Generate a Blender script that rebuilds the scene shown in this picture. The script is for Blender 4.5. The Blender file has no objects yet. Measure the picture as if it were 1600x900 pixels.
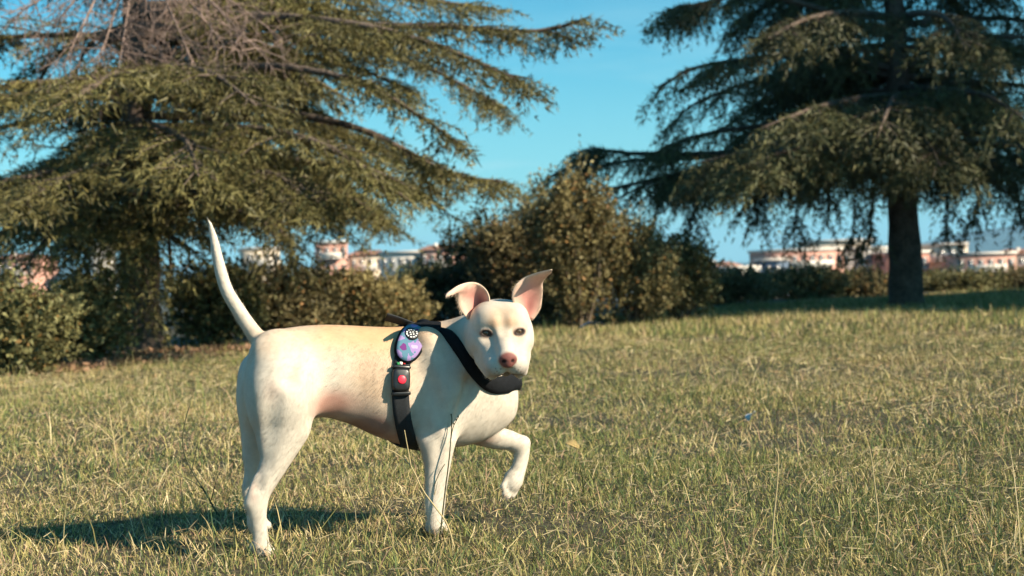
import bpy, math, random
import numpy as np
from mathutils import Vector, Matrix

random.seed(7)
R = np.random.default_rng(11)
scene = bpy.context.scene
COL = scene.collection

# ------------------------------------------------------------------ camera
CAM = np.array([0.0, 0.0, 0.62])
FPX = 2222.0                       # focal length in photograph pixels (50 mm on 36 mm, 1600 px wide)
PITCH, ROLL = math.radians(0.516), math.radians(2.0)
FWD = np.array([0.0, math.cos(PITCH), -math.sin(PITCH)])
UP0 = np.array([0.0, math.sin(PITCH), math.cos(PITCH)])
RT0 = np.array([1.0, 0.0, 0.0])
RT = math.cos(ROLL) * RT0 - math.sin(ROLL) * UP0
UP = math.sin(ROLL) * RT0 + math.cos(ROLL) * UP0
cam_data = bpy.data.cameras.new("camera")
cam = bpy.data.objects.new("camera", cam_data)
COL.objects.link(cam)
m = Matrix.Identity(4)
for i in range(3):
    m[i][0], m[i][1], m[i][2], m[i][3] = RT[i], UP[i], -FWD[i], CAM[i]
cam.matrix_world = m
cam_data.sensor_width = 36.0
cam_data.lens = 50.0
cam_data.clip_start = 0.05
cam_data.clip_end = 20000.0
cam_data.dof.use_dof = True
cam_data.dof.focus_distance = 3.36
cam_data.dof.aperture_fstop = 5.0
cam_data.dof.aperture_blades = 0
scene.camera = cam

# ------------------------------------------------------------------ sun and sky
SUN = np.array([1.28, -0.62, 0.85]); SUN /= np.linalg.norm(SUN)
sun_data = bpy.data.lights.new("sun", 'SUN')
sun_data.energy = 5.0
sun_data.angle = math.radians(0.53)
sun_data.color = (1.0, 0.86, 0.66)
sun = bpy.data.objects.new("sun", sun_data)
COL.objects.link(sun)
sun.rotation_euler = Vector(SUN).to_track_quat('Z', 'Y').to_euler()
sun.location = (6, -4, 8)

world = bpy.data.worlds.new("World")
scene.world = world
world.use_nodes = True
wn, wl = world.node_tree.nodes, world.node_tree.links
wn.clear()
w_out = wn.new('ShaderNodeOutputWorld')
w_bg = wn.new('ShaderNodeBackground'); w_bg.inputs['Strength'].default_value = 0.086
w_sky = wn.new('ShaderNodeTexSky'); w_sky.sky_type = 'NISHITA'; w_sky.sun_disc = False
w_sky.sun_elevation = math.asin(SUN[2])
w_sky.sun_rotation = math.atan2(SUN[0], SUN[1])
w_sky.air_density = 1.0; w_sky.dust_density = 0.6; w_sky.ozone_density = 1.4
w_tint = wn.new('ShaderNodeMix'); w_tint.data_type = 'RGBA'; w_tint.blend_type = 'MULTIPLY'
w_tint.inputs[0].default_value = 1.0
w_tint.inputs[7].default_value = (0.20, 0.73, 0.82, 1)
wl.new(w_sky.outputs[0], w_tint.inputs[6])
# thin streaks of cloud low over the horizon
w_tc = wn.new('ShaderNodeTexCoord')
w_map = wn.new('ShaderNodeMapping'); w_map.inputs['Scale'].default_value = (2.2, 2.2, 16.0)
w_map.inputs['Location'].default_value = (0.4, 0.0, 1.7)
w_noise = wn.new('ShaderNodeTexNoise'); w_noise.inputs['Scale'].default_value = 2.3
w_noise.inputs['Detail'].default_value = 6.0
w_ramp = wn.new('ShaderNodeValToRGB')
w_ramp.color_ramp.elements[0].position = 0.42; w_ramp.color_ramp.elements[1].position = 0.70
wl.new(w_tc.outputs['Generated'], w_map.inputs['Vector'])
wl.new(w_map.outputs[0], w_noise.inputs['Vector'])
wl.new(w_noise.outputs[0], w_ramp.inputs[0])
w_sep = wn.new('ShaderNodeSeparateXYZ'); wl.new(w_tc.outputs['Generated'], w_sep.inputs[0])
w_mr = wn.new('ShaderNodeMapRange'); w_mr.inputs[1].default_value = 0.0; w_mr.inputs[2].default_value = 0.22
w_mr.inputs[3].default_value = 0.9; w_mr.inputs[4].default_value = 0.0
wl.new(w_sep.outputs[2], w_mr.inputs[0])
w_mul = wn.new('ShaderNodeMath'); w_mul.operation = 'MULTIPLY'
wl.new(w_ramp.outputs[0], w_mul.inputs[0]); wl.new(w_mr.outputs[0], w_mul.inputs[1])
w_hz = wn.new('ShaderNodeMapRange'); w_hz.inputs[1].default_value = 0.0; w_hz.inputs[2].default_value = 0.16
w_hz.inputs[3].default_value = 0.55; w_hz.inputs[4].default_value = 0.0
wl.new(w_sep.outputs[2], w_hz.inputs[0])
w_max = wn.new('ShaderNodeMath'); w_max.operation = 'MAXIMUM'; wl.new(w_mul.outputs[0], w_max.inputs[0]); wl.new(w_hz.outputs[0], w_max.inputs[1])
w_mix = wn.new('ShaderNodeMix'); w_mix.data_type = 'RGBA'
wl.new(w_max.outputs[0], w_mix.inputs[0]); wl.new(w_tint.outputs[2], w_mix.inputs[6])
w_mix.inputs[7].default_value = (3.3, 5.2, 5.5, 1)
wl.new(w_mix.outputs[2], w_bg.inputs['Color'])
wl.new(w_bg.outputs[0], w_out.inputs[0])

vs = scene.view_settings
vs.view_transform = 'Standard'; vs.look = 'None'; vs.exposure = 1.08; vs.gamma = 1.0
vs.use_curve_mapping = False
scene.cycles.max_bounces = 8
scene.cycles.transparent_max_bounces = 8
scene.cycles.use_denoising = True

# ------------------------------------------------------------------ helpers
def D(px, py, d):
    """Point at depth d (metres along the view axis) on the ray of photograph pixel (px, py)."""
    return CAM + d * (FWD + (px - 800.0) / FPX * RT + (450.0 - py) / FPX * UP)

def G(px, py, z=0.0):
    """Point of the level plane z on the ray of pixel (px, py)."""
    r = FWD + (px - 800.0) / FPX * RT + (450.0 - py) / FPX * UP
    return CAM + r * ((z - CAM[2]) / r[2])

def nrm(v):
    v = np.asarray(v, float)
    return v / (np.linalg.norm(v, axis=-1, keepdims=True) + 1e-12)

def tag(o, label=None, cat=None, group=None, kind=None):
    if label: o["label"] = label
    if cat: o["category"] = cat
    if group: o["group"] = group
    if kind: o["kind"] = kind
    return o

def link(name, me, parent=None, mats=None):
    o = bpy.data.objects.new(name, me)
    COL.objects.link(o)
    if mats:
        for mt in (mats if isinstance(mats, (list, tuple)) else [mats]):
            me.materials.append(mt)
    if parent is not None:
        o.parent = parent
        o.matrix_parent_inverse = parent.matrix_world.inverted()
    return o

def empty(name, loc):
    o = bpy.data.objects.new(name, None)
    o.empty_display_size = 0.1
    COL.objects.link(o)
    o.location = loc
    o.matrix_world = Matrix.Translation(Vector(loc))
    return o

def mesh_np(name, V, F, colors=None, smooth=False):
    """V (n,3); F (m,3) or (m,4) int array, or list of such arrays; colours per vertex (n,3)."""
    Fs = F if isinstance(F, list) else [F]
    me = bpy.data.meshes.new(name)
    V = np.asarray(V, np.float32)
    me.vertices.add(len(V)); me.vertices.foreach_set('co', V.ravel())
    loops = np.concatenate([np.asarray(f, np.int32).ravel() for f in Fs])
    sizes = np.concatenate([np.full(len(f), f.shape[1], np.int32) for f in Fs])
    starts = np.concatenate([[0], np.cumsum(sizes)[:-1]]).astype(np.int32)
    me.loops.add(len(loops)); me.loops.foreach_set('vertex_index', loops)
    me.polygons.add(len(sizes)); me.polygons.foreach_set('loop_start', starts)
    if smooth:
        me.polygons.foreach_set('use_smooth', np.ones(len(sizes), bool))
    me.update(calc_edges=True); me.validate()
    if colors is not None:
        c = np.ones((len(V), 4), np.float32); c[:, :3] = colors
        a = me.color_attributes.new('Col', 'FLOAT_COLOR', 'POINT')
        a.data.foreach_set('color', c.ravel())
    return me

def tube(pts, rad, n=8, cap=True):
    """Tapered tube along a polyline: (V, quads, tris)."""
    pts = np.asarray(pts, float); rad = np.broadcast_to(np.asarray(rad, float), (len(pts),))
    tan = nrm(np.gradient(pts, axis=0))
    ref = np.array([0.31, 0.87, 0.2]); V = []
    u = None
    for p, t, r in zip(pts, tan, rad):
        if u is None:
            u = nrm(np.cross(t, ref))
        u = nrm(u - t * np.dot(u, t)); w = np.cross(t, u)
        a = np.arange(n) * 2 * math.pi / n
        V.append(p + r * (np.cos(a)[:, None] * u + np.sin(a)[:, None] * w))
    V = np.concatenate(V); k = len(pts)
    i = np.arange(k - 1)[:, None] * n; j = np.arange(n)[None]; j2 = (j + 1) % n
    Q = np.stack([i + j, i + j2, i + n + j2, i + n + j], -1).reshape(-1, 4)
    T = np.zeros((0, 3), int)
    if cap:
        V = np.concatenate([V, pts[:1], pts[-1:]])
        b = k * n; jj = np.arange(n); jn = (jj + 1) % n
        T = np.concatenate([np.stack([jn, jj, np.full(n, b)], -1),
                            np.stack([(k - 1) * n + jj, (k - 1) * n + jn, np.full(n, b + 1)], -1)])
    return V, Q, T

class MB:
    """Collects (V, faces...) pieces into one mesh."""
    def __init__(self): self.V, self.F, self.n, self.C = [], {3: [], 4: []}, 0, []
    def add(self, V, *Fs, color=None):
        V = np.asarray(V, float)
        for f in Fs:
            f = np.asarray(f, int)
            if len(f): self.F[f.shape[1]].append(f + self.n)
        self.V.append(V); self.n += len(V)
        self.C.append(np.broadcast_to(np.asarray(color if color is not None else (1, 1, 1), float), (len(V), 3)))
    def box(self, lo, hi, color=None):
        x0, y0, z0 = lo; x1, y1, z1 = hi
        V = [(x0,y0,z0),(x1,y0,z0),(x1,y1,z0),(x0,y1,z0),(x0,y0,z1),(x1,y0,z1),(x1,y1,z1),(x0,y1,z1)]
        self.add(V, [(0,3,2,1),(4,5,6,7),(0,1,5,4),(1,2,6,5),(2,3,7,6),(3,0,4,7)], color=color)
    def mesh(self, name, smooth=False):
        Fs = [np.concatenate(v) for v in self.F.values() if v]
        return mesh_np(name, np.concatenate(self.V), Fs, np.concatenate(self.C), smooth)

def catmull(pts, n):
    pts = np.asarray(pts, float)
    P = np.concatenate([2 * pts[:1] - pts[1:2], pts, 2 * pts[-1:] - pts[-2:-1]])
    t = np.linspace(0, len(pts) - 1, n); i = np.minimum(t.astype(int), len(pts) - 2); f = (t - i)[:, None]
    a, b, c, d = P[i], P[i + 1], P[i + 2], P[i + 3]
    return 0.5 * (2 * b + (c - a) * f + (2 * a - 5 * b + 4 * c - d) * f ** 2 + (3 * b - a - 3 * c + d) * f ** 3)

# ------------------------------------------------------------------ materials
def mat(name, color=None, rough=0.8, attr=False, noise=None, bump=None, translucent=0.0, spec=0.3, metal=0.0, coat=0.0):
    mt = bpy.data.materials.new(name); mt.use_nodes = True
    N, L = mt.node_tree.nodes, mt.node_tree.links
    bs = N['Principled BSDF']; out = N['Material Output']
    bs.inputs['Roughness'].default_value = rough
    bs.inputs['Specular IOR Level'].default_value = spec
    bs.inputs['Metallic'].default_value = metal
    bs.inputs['Coat Weight'].default_value = coat
    src = None
    if attr:
        a = N.new('ShaderNodeAttribute'); a.attribute_name = 'Col'; src = a.outputs['Color']
    elif color is not None:
        r = N.new('ShaderNodeRGB'); r.outputs[0].default_value = (*color, 1); src = r.outputs[0]
    geo = N.new('ShaderNodeTexCoord')
    if noise:                                  # (scale, amount): value variation
        for sc, am in (noise if isinstance(noise, list) else [noise]):
            nz = N.new('ShaderNodeTexNoise'); nz.inputs['Scale'].default_value = sc; nz.inputs['Detail'].default_value = 5
            L.new(geo.outputs['Object'], nz.inputs['Vector'])
            mr = N.new('ShaderNodeMapRange'); mr.inputs[1].default_value = 0.3; mr.inputs[2].default_value = 0.7
            mr.inputs[3].default_value = 1 - am; mr.inputs[4].default_value = 1 + am
            L.new(nz.outputs[0], mr.inputs[0])
            mx = N.new('ShaderNodeMix'); mx.data_type = 'RGBA'; mx.blend_type = 'MULTIPLY'; mx.inputs[0].default_value = 1
            L.new(src, mx.inputs[6]); L.new(mr.outputs[0], mx.inputs[7]); src = mx.outputs[2]
    L.new(src, bs.inputs['Base Color'])
    if bump:                                   # (scale, strength, distance)
        nz = N.new('ShaderNodeTexNoise'); nz.inputs['Scale'].default_value = bump[0]; nz.inputs['Detail'].default_value = 4
        L.new(geo.outputs['Object'], nz.inputs['Vector'])
        b = N.new('ShaderNodeBump'); b.inputs['Strength'].default_value = bump[1]; b.inputs['Distance'].default_value = bump[2]
        L.new(nz.outputs[0], b.inputs['Height']); L.new(b.outputs[0], bs.inputs['Normal'])
    if translucent:
        tr = N.new('ShaderNodeBsdfTranslucent'); L.new(src, tr.inputs['Color'])
        ms = N.new('ShaderNodeMixShader'); ms.inputs[0].default_value = translucent
        L.new(bs.outputs[0], ms.inputs[1]); L.new(tr.outputs[0], ms.inputs[2]); L.new(ms.outputs[0], out.inputs[0])
    return mt
# ================================================================== the dog: one implicit surface, meshed
YAW = math.radians(25.0)
AX = np.array([math.cos(YAW), math.sin(YAW), 0.0])       # heading (right and away from the camera)
LX = np.array([math.sin(YAW), -math.cos(YAW), 0.0])      # towards the camera's side
ZX = np.array([0.0, 0.0, 1.0])
M0 = D(430, 560, 3.30); M0[2] = 0.0                      # on the dog's middle plane

def mid(px, py):
    """Point of the dog's middle plane on the ray of pixel (px, py)."""
    r = FWD + (px - 800.0) / FPX * RT + (450.0 - py) / FPX * UP
    return CAM + r * (np.dot(M0 - CAM, LX) / np.dot(r, LX))

def S(px, py, lat=0.0):
    """Point at lateral distance lat from the middle plane on the ray of pixel (px, py)."""
    r = FWD + (px - 800.0) / FPX * RT + (450.0 - py) / FPX * UP
    return CAM + r * ((np.dot(M0 - CAM, LX) + lat) / np.dot(r, LX))

MPX = 3.38 / FPX                                          # metres per photograph pixel at the dog

class Prim:
    def __init__(s, f, lo, hi, k, sub=False): s.f, s.lo, s.hi, s.k, s.sub = f, np.array(lo), np.array(hi), k, sub

def ellipsoid(c, rad, axes=None, k=0.02, sub=False):
    c = np.asarray(c, float); A = np.eye(3) if axes is None else np.asarray(axes); rad = np.asarray(rad, float)
    def f(p):
        q = (p - c) @ A.T
        k0 = np.linalg.norm(q / rad, axis=-1); k1 = np.linalg.norm(q / rad ** 2, axis=-1)
        return k0 * (k0 - 1.0) / np.maximum(k1, 1e-6)
    r = rad.max()
    return Prim(f, c - r, c + r, k, sub)

def cone(a, b, ra, rb, k=0.02, flat=1.0, lat=None, sub=False):
    """Tapered capsule; flat < 1 makes it thinner across the lateral axis."""
    a, b = np.asarray(a, float), np.asarray(b, float); lat = LX if lat is None else lat
    g = 1.0 / flat - 1.0
    st = lambda p: p + g * (p @ lat)[..., None] * lat
    a2, b2 = st(a), st(b); ab = b2 - a2; L2 = max(np.dot(ab, ab), 1e-9)
    def f(p):
        q = st(p) - a2
        t = np.clip(q @ ab / L2, 0, 1)
        return (np.linalg.norm(q - t[..., None] * ab, axis=-1) - (ra + (rb - ra) * t)) * (0.5 + 0.5 * flat)
    r = max(ra, rb)
    return Prim(f, np.minimum(a, b) - r, np.maximum(a, b) + r, k, sub)

def chain(pts, k=0.02, flat=1.0):
    """One smooth tapered limb through pts: (px, py, lateral, radius in px)."""
    P = np.array([np.append(S(x, y, l), r * MPX) for x, y, l, r in pts])
    P = catmull(P, 5 * (len(P) - 1) + 1); P[:, 3] = np.maximum(P[:, 3], .003)
    segs = [cone(a[:3], b[:3], a[3], b[3], k, flat) for a, b in zip(P[:-1], P[1:])]
    def f(p):
        d = segs[0].f(p)
        for q in segs[1:]: d = np.minimum(d, q.f(p))
        return d
    return [Prim(f, np.min([q.lo for q in segs], 0), np.max([q.hi for q in segs], 0), k)]

def smin(a, b, k):
    h = np.maximum(k - np.abs(a - b), 0) / k
    return np.minimum(a, b) - h * h * k * 0.25

# torso: sections along the heading (px on the middle plane, top row, bottom row, half width in metres)
SECT = [(379, 594, 628, .022), (386, 570, 645, .042), (397, 546, 656, .060), (415, 526, 660, .076), (440, 514, 660, .083), (475, 509, 653, .076),
        (510, 507, 652, .071), (545, 508, 663, .077), (580, 510, 680, .090), (615, 511, 693, .097), (650, 509, 700, .100),
        (685, 508, 700, .100), (715, 513, 698, .097), (740, 528, 692, .090), (763, 548, 680, .078), (780, 568, 664, .058), (792, 592, 642, .028)]
_s, _t, _b, _w = [], [], [], []
for px, y0, y1, w in SECT:
    a, b = mid(px, y0), mid(px, y1)
    _s.append(np.dot((a + b) / 2 - M0, AX)); _t.append(a[2]); _b.append(b[2]); _w.append(w)
_s = np.array(_s)
_ss = np.linspace(_s[0], _s[-1], 160)
def _resamp(v):
    v = np.interp(_ss, _s, v)
    kern = np.hanning(13); kern /= kern.sum()
    return np.convolve(np.pad(v, 6, 'edge'), kern, 'valid')
_tt, _bb, _ww = _resamp(_t), _resamp(_b), _resamp(_w)
def f_torso(p):
    q = p - M0
    s = q @ AX; l = q @ LX; z = q[..., 2]
    sc = np.clip(s, _ss[0], _ss[-1])
    zt, zb, w = np.interp(sc, _ss, _tt), np.interp(sc, _ss, _bb), np.interp(sc, _ss, _ww)
    zc, h = (zt + zb) * .5, (zt - zb) * .5
    u = (z - zc) / h
    w = w * (1.0 - 0.16 * np.clip(-u, -1, 1) * 0.0 - 0.12 * np.clip(u, 0, 1))   # a little narrower towards the back
    e = (np.abs(l / w) ** 2.2 + np.abs(u) ** 2.2) ** (1 / 2.2)
    d = (e - 1.0) * np.minimum(w, h)
    ds = np.abs(s - sc)
    return np.where(ds > 0, np.sqrt(np.maximum(d, 0) ** 2 + ds ** 2), d)
P_lo = np.minimum(mid(362, 500), mid(362, 710)) - np.array([.02, .12, 0]); P_hi = mid(800, 500) + np.array([.06, .12, .02])
torso = Prim(f_torso, np.minimum(P_lo, P_hi), np.maximum(P_lo, P_hi), .02)

HC = D(781, 519, 3.36)                                    # middle of the skull
HF = nrm(np.array([0.12, -0.965, -0.235])); HR = nrm(np.cross(HF, ZX)) * -1.0
HR = nrm(np.array([1.0, 0.0, -0.02]) - HF * np.dot(np.array([1.0, 0.0, -0.02]), HF)); HU = nrm(np.cross(HR, -HF)) 
if HU[2] < 0: HU = -HU
HAX = np.stack([HR, HU, HF])
def H(x, y, z):
    """Point in the head's frame: right in the picture, up, out of the face (metres)."""
    return HC + x * HR + y * HU + z * HF

neck = [cone(S(700, 566, .0), S(735, 550, .030), 62 * MPX, 54 * MPX, .03, .82),
        cone(S(735, 550, .030), H(-.006, -.016, -.045), 52 * MPX, 48 * MPX, .03, .95),
        cone(S(745, 590, .0), S(765, 610, .0), 55 * MPX, 44 * MPX, .04, .9)]
body = [torso] + neck
# near hind leg
body += chain([(432, 560, .040, 44), (446, 612, .056, 55), (449, 655, .060, 41), (437, 700, .062, 27.5), (419, 745, .062, 18.0), (407, 770, .062, 15.5), (402, 790, .062, 15.5),
               (404, 812, .062, 12.3), (407, 835, .062, 11.5), (408, 852, .062, 12.5)], .022, .66)
body += chain([(409, 590, .03, 34), (412, 640, .05, 27), (420, 690, .058, 16)], .025, .62)
body += [cone(S(389, 786, .062), S(402, 748, .062), 6.5 * MPX, 5 * MPX, .014)]
# far hind leg
body += chain([(408, 590, -.045, 40), (408, 640, -.056, 38), (398, 690, -.06, 23), (397, 735, -.06, 15), (391, 765, -.06, 12.5), (396, 795, -.06, 10.5), (402, 826, -.06, 11.5)], .02, .68)
# near fore leg
body += chain([(715, 575, .055, 46), (699, 630, .076, 40), (688, 670, .083, 32), (685, 700, .083, 25.5), (683, 735, .082, 20.5), (681, 768, .081, 17), (680, 790, .081, 16.2), (680, 806, .082, 14), (682, 822, .083, 14)], .026, .66)
body += [cone(S(667, 688, .082), S(674, 712, .08), 11 * MPX, 9 * MPX, .02)]
# far fore leg, lifted
body += chain([(735, 630, -.05, 38), (742, 662, -.060, 31), (772, 682, -.045, 20.5), (797, 688, -.035, 16.5), (811, 695, -.03, 15.5)], .026, .9)
body += chain([(815, 694, -.03, 15), (815, 714, -.026, 12.5), (809, 736, -.02, 13), (803, 748, -.02, 14.5)], .007, .95)
body += [ellipsoid(S(820, 692, -.028), (.012, .012, .014), k=.008)]
# breastbone, buttocks, shoulder blade
body += [cone(S(745, 640, .0), S(773, 638, .0), 38 * MPX, 32 * MPX, .03, .9),
         ellipsoid(S(398, 622, .050), (.036, .036, .058), k=.03), ellipsoid(S(388, 624, -.045), (.034, .036, .056), k=.03),
         cone(S(668, 530, .070), S(705, 610, .092), 17 * MPX, 15 * MPX, .04),
         # grooves: in front of the thigh, behind the shoulder, along the flank
         cone(S(512, 566, .098), S(498, 650, .090), 11 * MPX, 9 * MPX, .045, sub=True),
         cone(S(657, 590, .122), S(660, 672, .116), 10 * MPX, 9 * MPX, .045, sub=True),
         cone(S(430, 625, .121), S(413, 728, .092), 6 * MPX, 5 * MPX, .030, sub=True), cone(S(470, 540, .100), S(452, 590, .112), 5 * MPX, 5 * MPX, .040, sub=True),
         cone(S(402, 700, .085), S(403, 762, .078), 3.2 * MPX, 3 * MPX, .020, sub=True),
         cone(S(690, 690, .122), S(684, 745, .108), 3 * MPX, 2.5 * MPX, .020, sub=True),
         cone(S(672, 600, .118), S(690, 655, .125), 4 * MPX, 3 * MPX, .030, sub=True),
         cone(S(732, 600, .102), S(716, 672, .114), 7 * MPX, 6 * MPX, .035, sub=True)]
for k in range(5):                                          # a hint of ribs
    body.append(cone(S(548 + k * 17, 575, .104), S(556 + k * 17, 650, .100), 2.5 * MPX, 2 * MPX, .022, sub=True))
body[-1:] = []
# the rear is flat and faces back, away from the sun
P_REAR = S(374, 600, 0.0)
def f_rear(p):
    q = (p - P_REAR) @ AX
    return np.maximum(q, np.abs(p[..., 2] - .40) - .15)
body += [Prim(f_rear, P_REAR - np.array([.14, .16, .20]), P_REAR + np.array([.14, .16, .20]), .035, True)]
# tail
body += chain([(426, 550, 0, 22), (405, 531, 0, 14), (388, 508, 0, 11.4), (371, 482, 0, 10.4), (355, 455, 0, 9.6), (346, 428, 0, 9.0),
               (339, 398, 0, 7.6), (334, 372, 0, 5.6), (327, 345, 0, 2.0)], .014)

def paw(c, fw, side, r, k=.0035):
    """Four toes in front of a pad; c on the ground, fw forward, side to the right."""
    c = np.asarray(c); out = []
    up = np.cross(side, fw); up = up if up[2] > -0.5 else up
    out.append(ellipsoid(c + up * r * .95 - fw * r * .15, (r * 1.12, r * 1.25, r * .95), np.stack([side, fw, up]), .012))
    for a, f in ((-.82, .62), (-.28, 1.0), (.28, 1.0), (.82, .62)):
        out.append(ellipsoid(c + side * a * r + fw * r * f + up * r * .52, (r * .37, r * .72, r * .54), np.stack([side, fw, up]), k))
    return out
gh, gf = G(407, 870), G(682, 836)
pf = nrm(np.array([.72, -.69, 0])); ps = nrm(np.array([-pf[1] * -1, pf[0] * -1, 0])) 
ps = np.cross(pf, ZX)
body += paw(gh + np.array([.0, .01, .0]), pf, ps, .021)
body += paw(S(404, 828, -.06), pf, ps, .020)
pf2 = nrm(np.array([.62, -.78, 0]))
body += paw(gf, pf2, np.cross(pf2, ZX), .022)
# hanging paw
hp, hw = S(801, 752, -.02), nrm(S(790, 782, .005) - S(806, 742, -.02))
hs = nrm(np.cross(hw, nrm(np.array([.75, -.62, .2])))); hu = np.cross(hs, hw)
body += [ellipsoid(hp, (.024, .030, .022), np.stack([hs, hw, hu]), .012)]
for a, f in ((-.8, .9), (-.27, 1.25), (.27, 1.25), (.8, .9)):
    body += [cone(hp + hs * a * .023 + hw * .012 * f, hp + hs * a * .026 + hw * .032 * f - hu * .004, .0095, .0078, .004)]

# head
E = lambda x, y, z, rx, ry, rz, k=.015, sub=False: ellipsoid(H(x, y, z), (rx, ry, rz), HAX, k, sub)
C = lambda a, b, ra, rb, k=.015, sub=False: cone(H(*a), H(*b), ra, rb, k, sub=sub)
EYE_Y = .0165
head = [E(0, .014, -.014, .073, .060, .078),
        E(-.042, -.016, .004, .038, .050, .052, .02), E(.042, -.016, .004, .038, .050, .052, .02),
        E(-.028, .044, .008, .034, .026, .044, .02), E(.028, .044, .008, .034, .026, .044, .02),
        C((-.042, -.010, .036), (-.032, -.022, .078), .026, .021, .02), C((.042, -.010, .036), (.032, -.022, .078), .026, .021, .02),
        C((0, .004, .048), (0, -.016, .126), .029, .0215, .02),
        C((-.027, -.038, .045), (-.0240, -.044, .120), .034, .0260, .010), C((.027, -.038, .045), (.0240, -.044, .120), .034, .0260, .010),
        C((-.042, -.050, .045), (-.034, -.066, .106), .024, .0165, .010), C((.042, -.050, .045), (.034, -.066, .106), .024, .0165, .010),
        C((0, -.056, .020), (0, -.064, .100), .034, .0140, .006),
        E(0, -.0215, .142, .0230, .0185, .016, .006), E(0, -.034, .144, .0135, .010, .011, .005),
        C((-.016, EYE_Y + .020, .052), (-.044, EYE_Y + .014, .040), .012, .010, .018), C((.016, EYE_Y + .020, .052), (.044, EYE_Y + .014, .040), .012, .010, .018),
        # carved: eye hollows, cheek creases, stop, nostrils, lip line
        C((-.012, .040, .082), (-.030, .050, .070), .002, .002, .010, True), C((.012, .040, .082), (.030, .050, .070), .002, .002, .010, True),
        E(-.0385, EYE_Y - .003, .080, .0150, .0095, .017, .016, True), E(.0385, EYE_Y - .003, .080, .0150, .0095, .017, .016, True),
        C((0, .026, .084), (0, .074, .062), .006, .004, .020, True),
        E(-.0100, -.024, .160, .0044, .0036, .008, .003, True), E(.0100, -.024, .160, .0044, .0036, .008, .003, True),
        C((0, -.042, .162), (0, -.056, .152), .0024, .0024, .004, True),
        C((-.002, -.0600, .156), (-.022, -.069, .142), .0034, .0036, .004, True), C((.002, -.0600, .156), (.022, -.069, .142), .0034, .0036, .004, True),
        C((-.022, -.069, .142), (-.048, -.082, .100), .0036, .0042, .004, True), C((.022, -.069, .142), (.048, -.082, .100), .0036, .0042, .004, True)]

def evalp(prims, p):
    d = np.full(p.shape[:-1], 9.0)
    for q in prims:
        e = q.f(p)
        d = -smin(-d, e, q.k) if q.sub else smin(d, e, q.k)
    return d
def on_face(x, y):
    p = H(x, y, .13)
    for _ in range(160):
        v = evalp(head0, p[None])[0]
        if v < .0004: break
        p = p - HF * max(v * .5, .0002)
    return p
head0 = list(head)
for sx in (-1, 1):                                          # eyelids around each eye
    ring = [on_face(sx * .0385 + .0128 * math.cos(a), EYE_Y - .0008 + (.0086 if math.sin(a) > 0 else .0076) * math.sin(a)) for a in np.linspace(0, 2 * math.pi, 15)]
    for k, (a, b) in enumerate(zip(ring[:-1], ring[1:])):
        r = .0030 if k < 7 else .0022
        head.append(cone(a - HF * .0008, b - HF * .0008, r, r, .004))
def sdf_head(p): return evalp(head, p)

def axis(lo, hi, flo, fhi, hc, hf):
    out = [lo]
    while out[-1] < hi:
        x = out[-1]; out.append(x + (hf if flo <= x < fhi else hc))
    return np.array(out)
GX = axis(-.76, .16, -.135, .10, .0054, .0027)
GY = axis(3.05, 3.80, 3.17, 3.40, .0054, .0027)
GZ = axis(-.012, .80, .40, .60, .0054, .0027)

def field(prims):
    Fd = np.full((len(GX), len(GY), len(GZ)), 0.25, np.float32)
    for q in prims:
        pad = q.k + .03
        i0, i1 = np.searchsorted(GX, [q.lo[0] - pad, q.hi[0] + pad]); j0, j1 = np.searchsorted(GY, [q.lo[1] - pad, q.hi[1] + pad])
        k0, k1 = np.searchsorted(GZ, [q.lo[2] - pad, q.hi[2] + pad])
        if i1 <= i0 or j1 <= j0 or k1 <= k0: continue
        P = np.stack(np.meshgrid(GX[i0:i1], GY[j0:j1], GZ[k0:k1], indexing='ij'), -1)
        e = q.f(P); d = Fd[i0:i1, j0:j1, k0:k1]
        Fd[i0:i1, j0:j1, k0:k1] = -smin(-d, e, q.k) if q.sub else smin(d, e, q.k)
    return Fd

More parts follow.
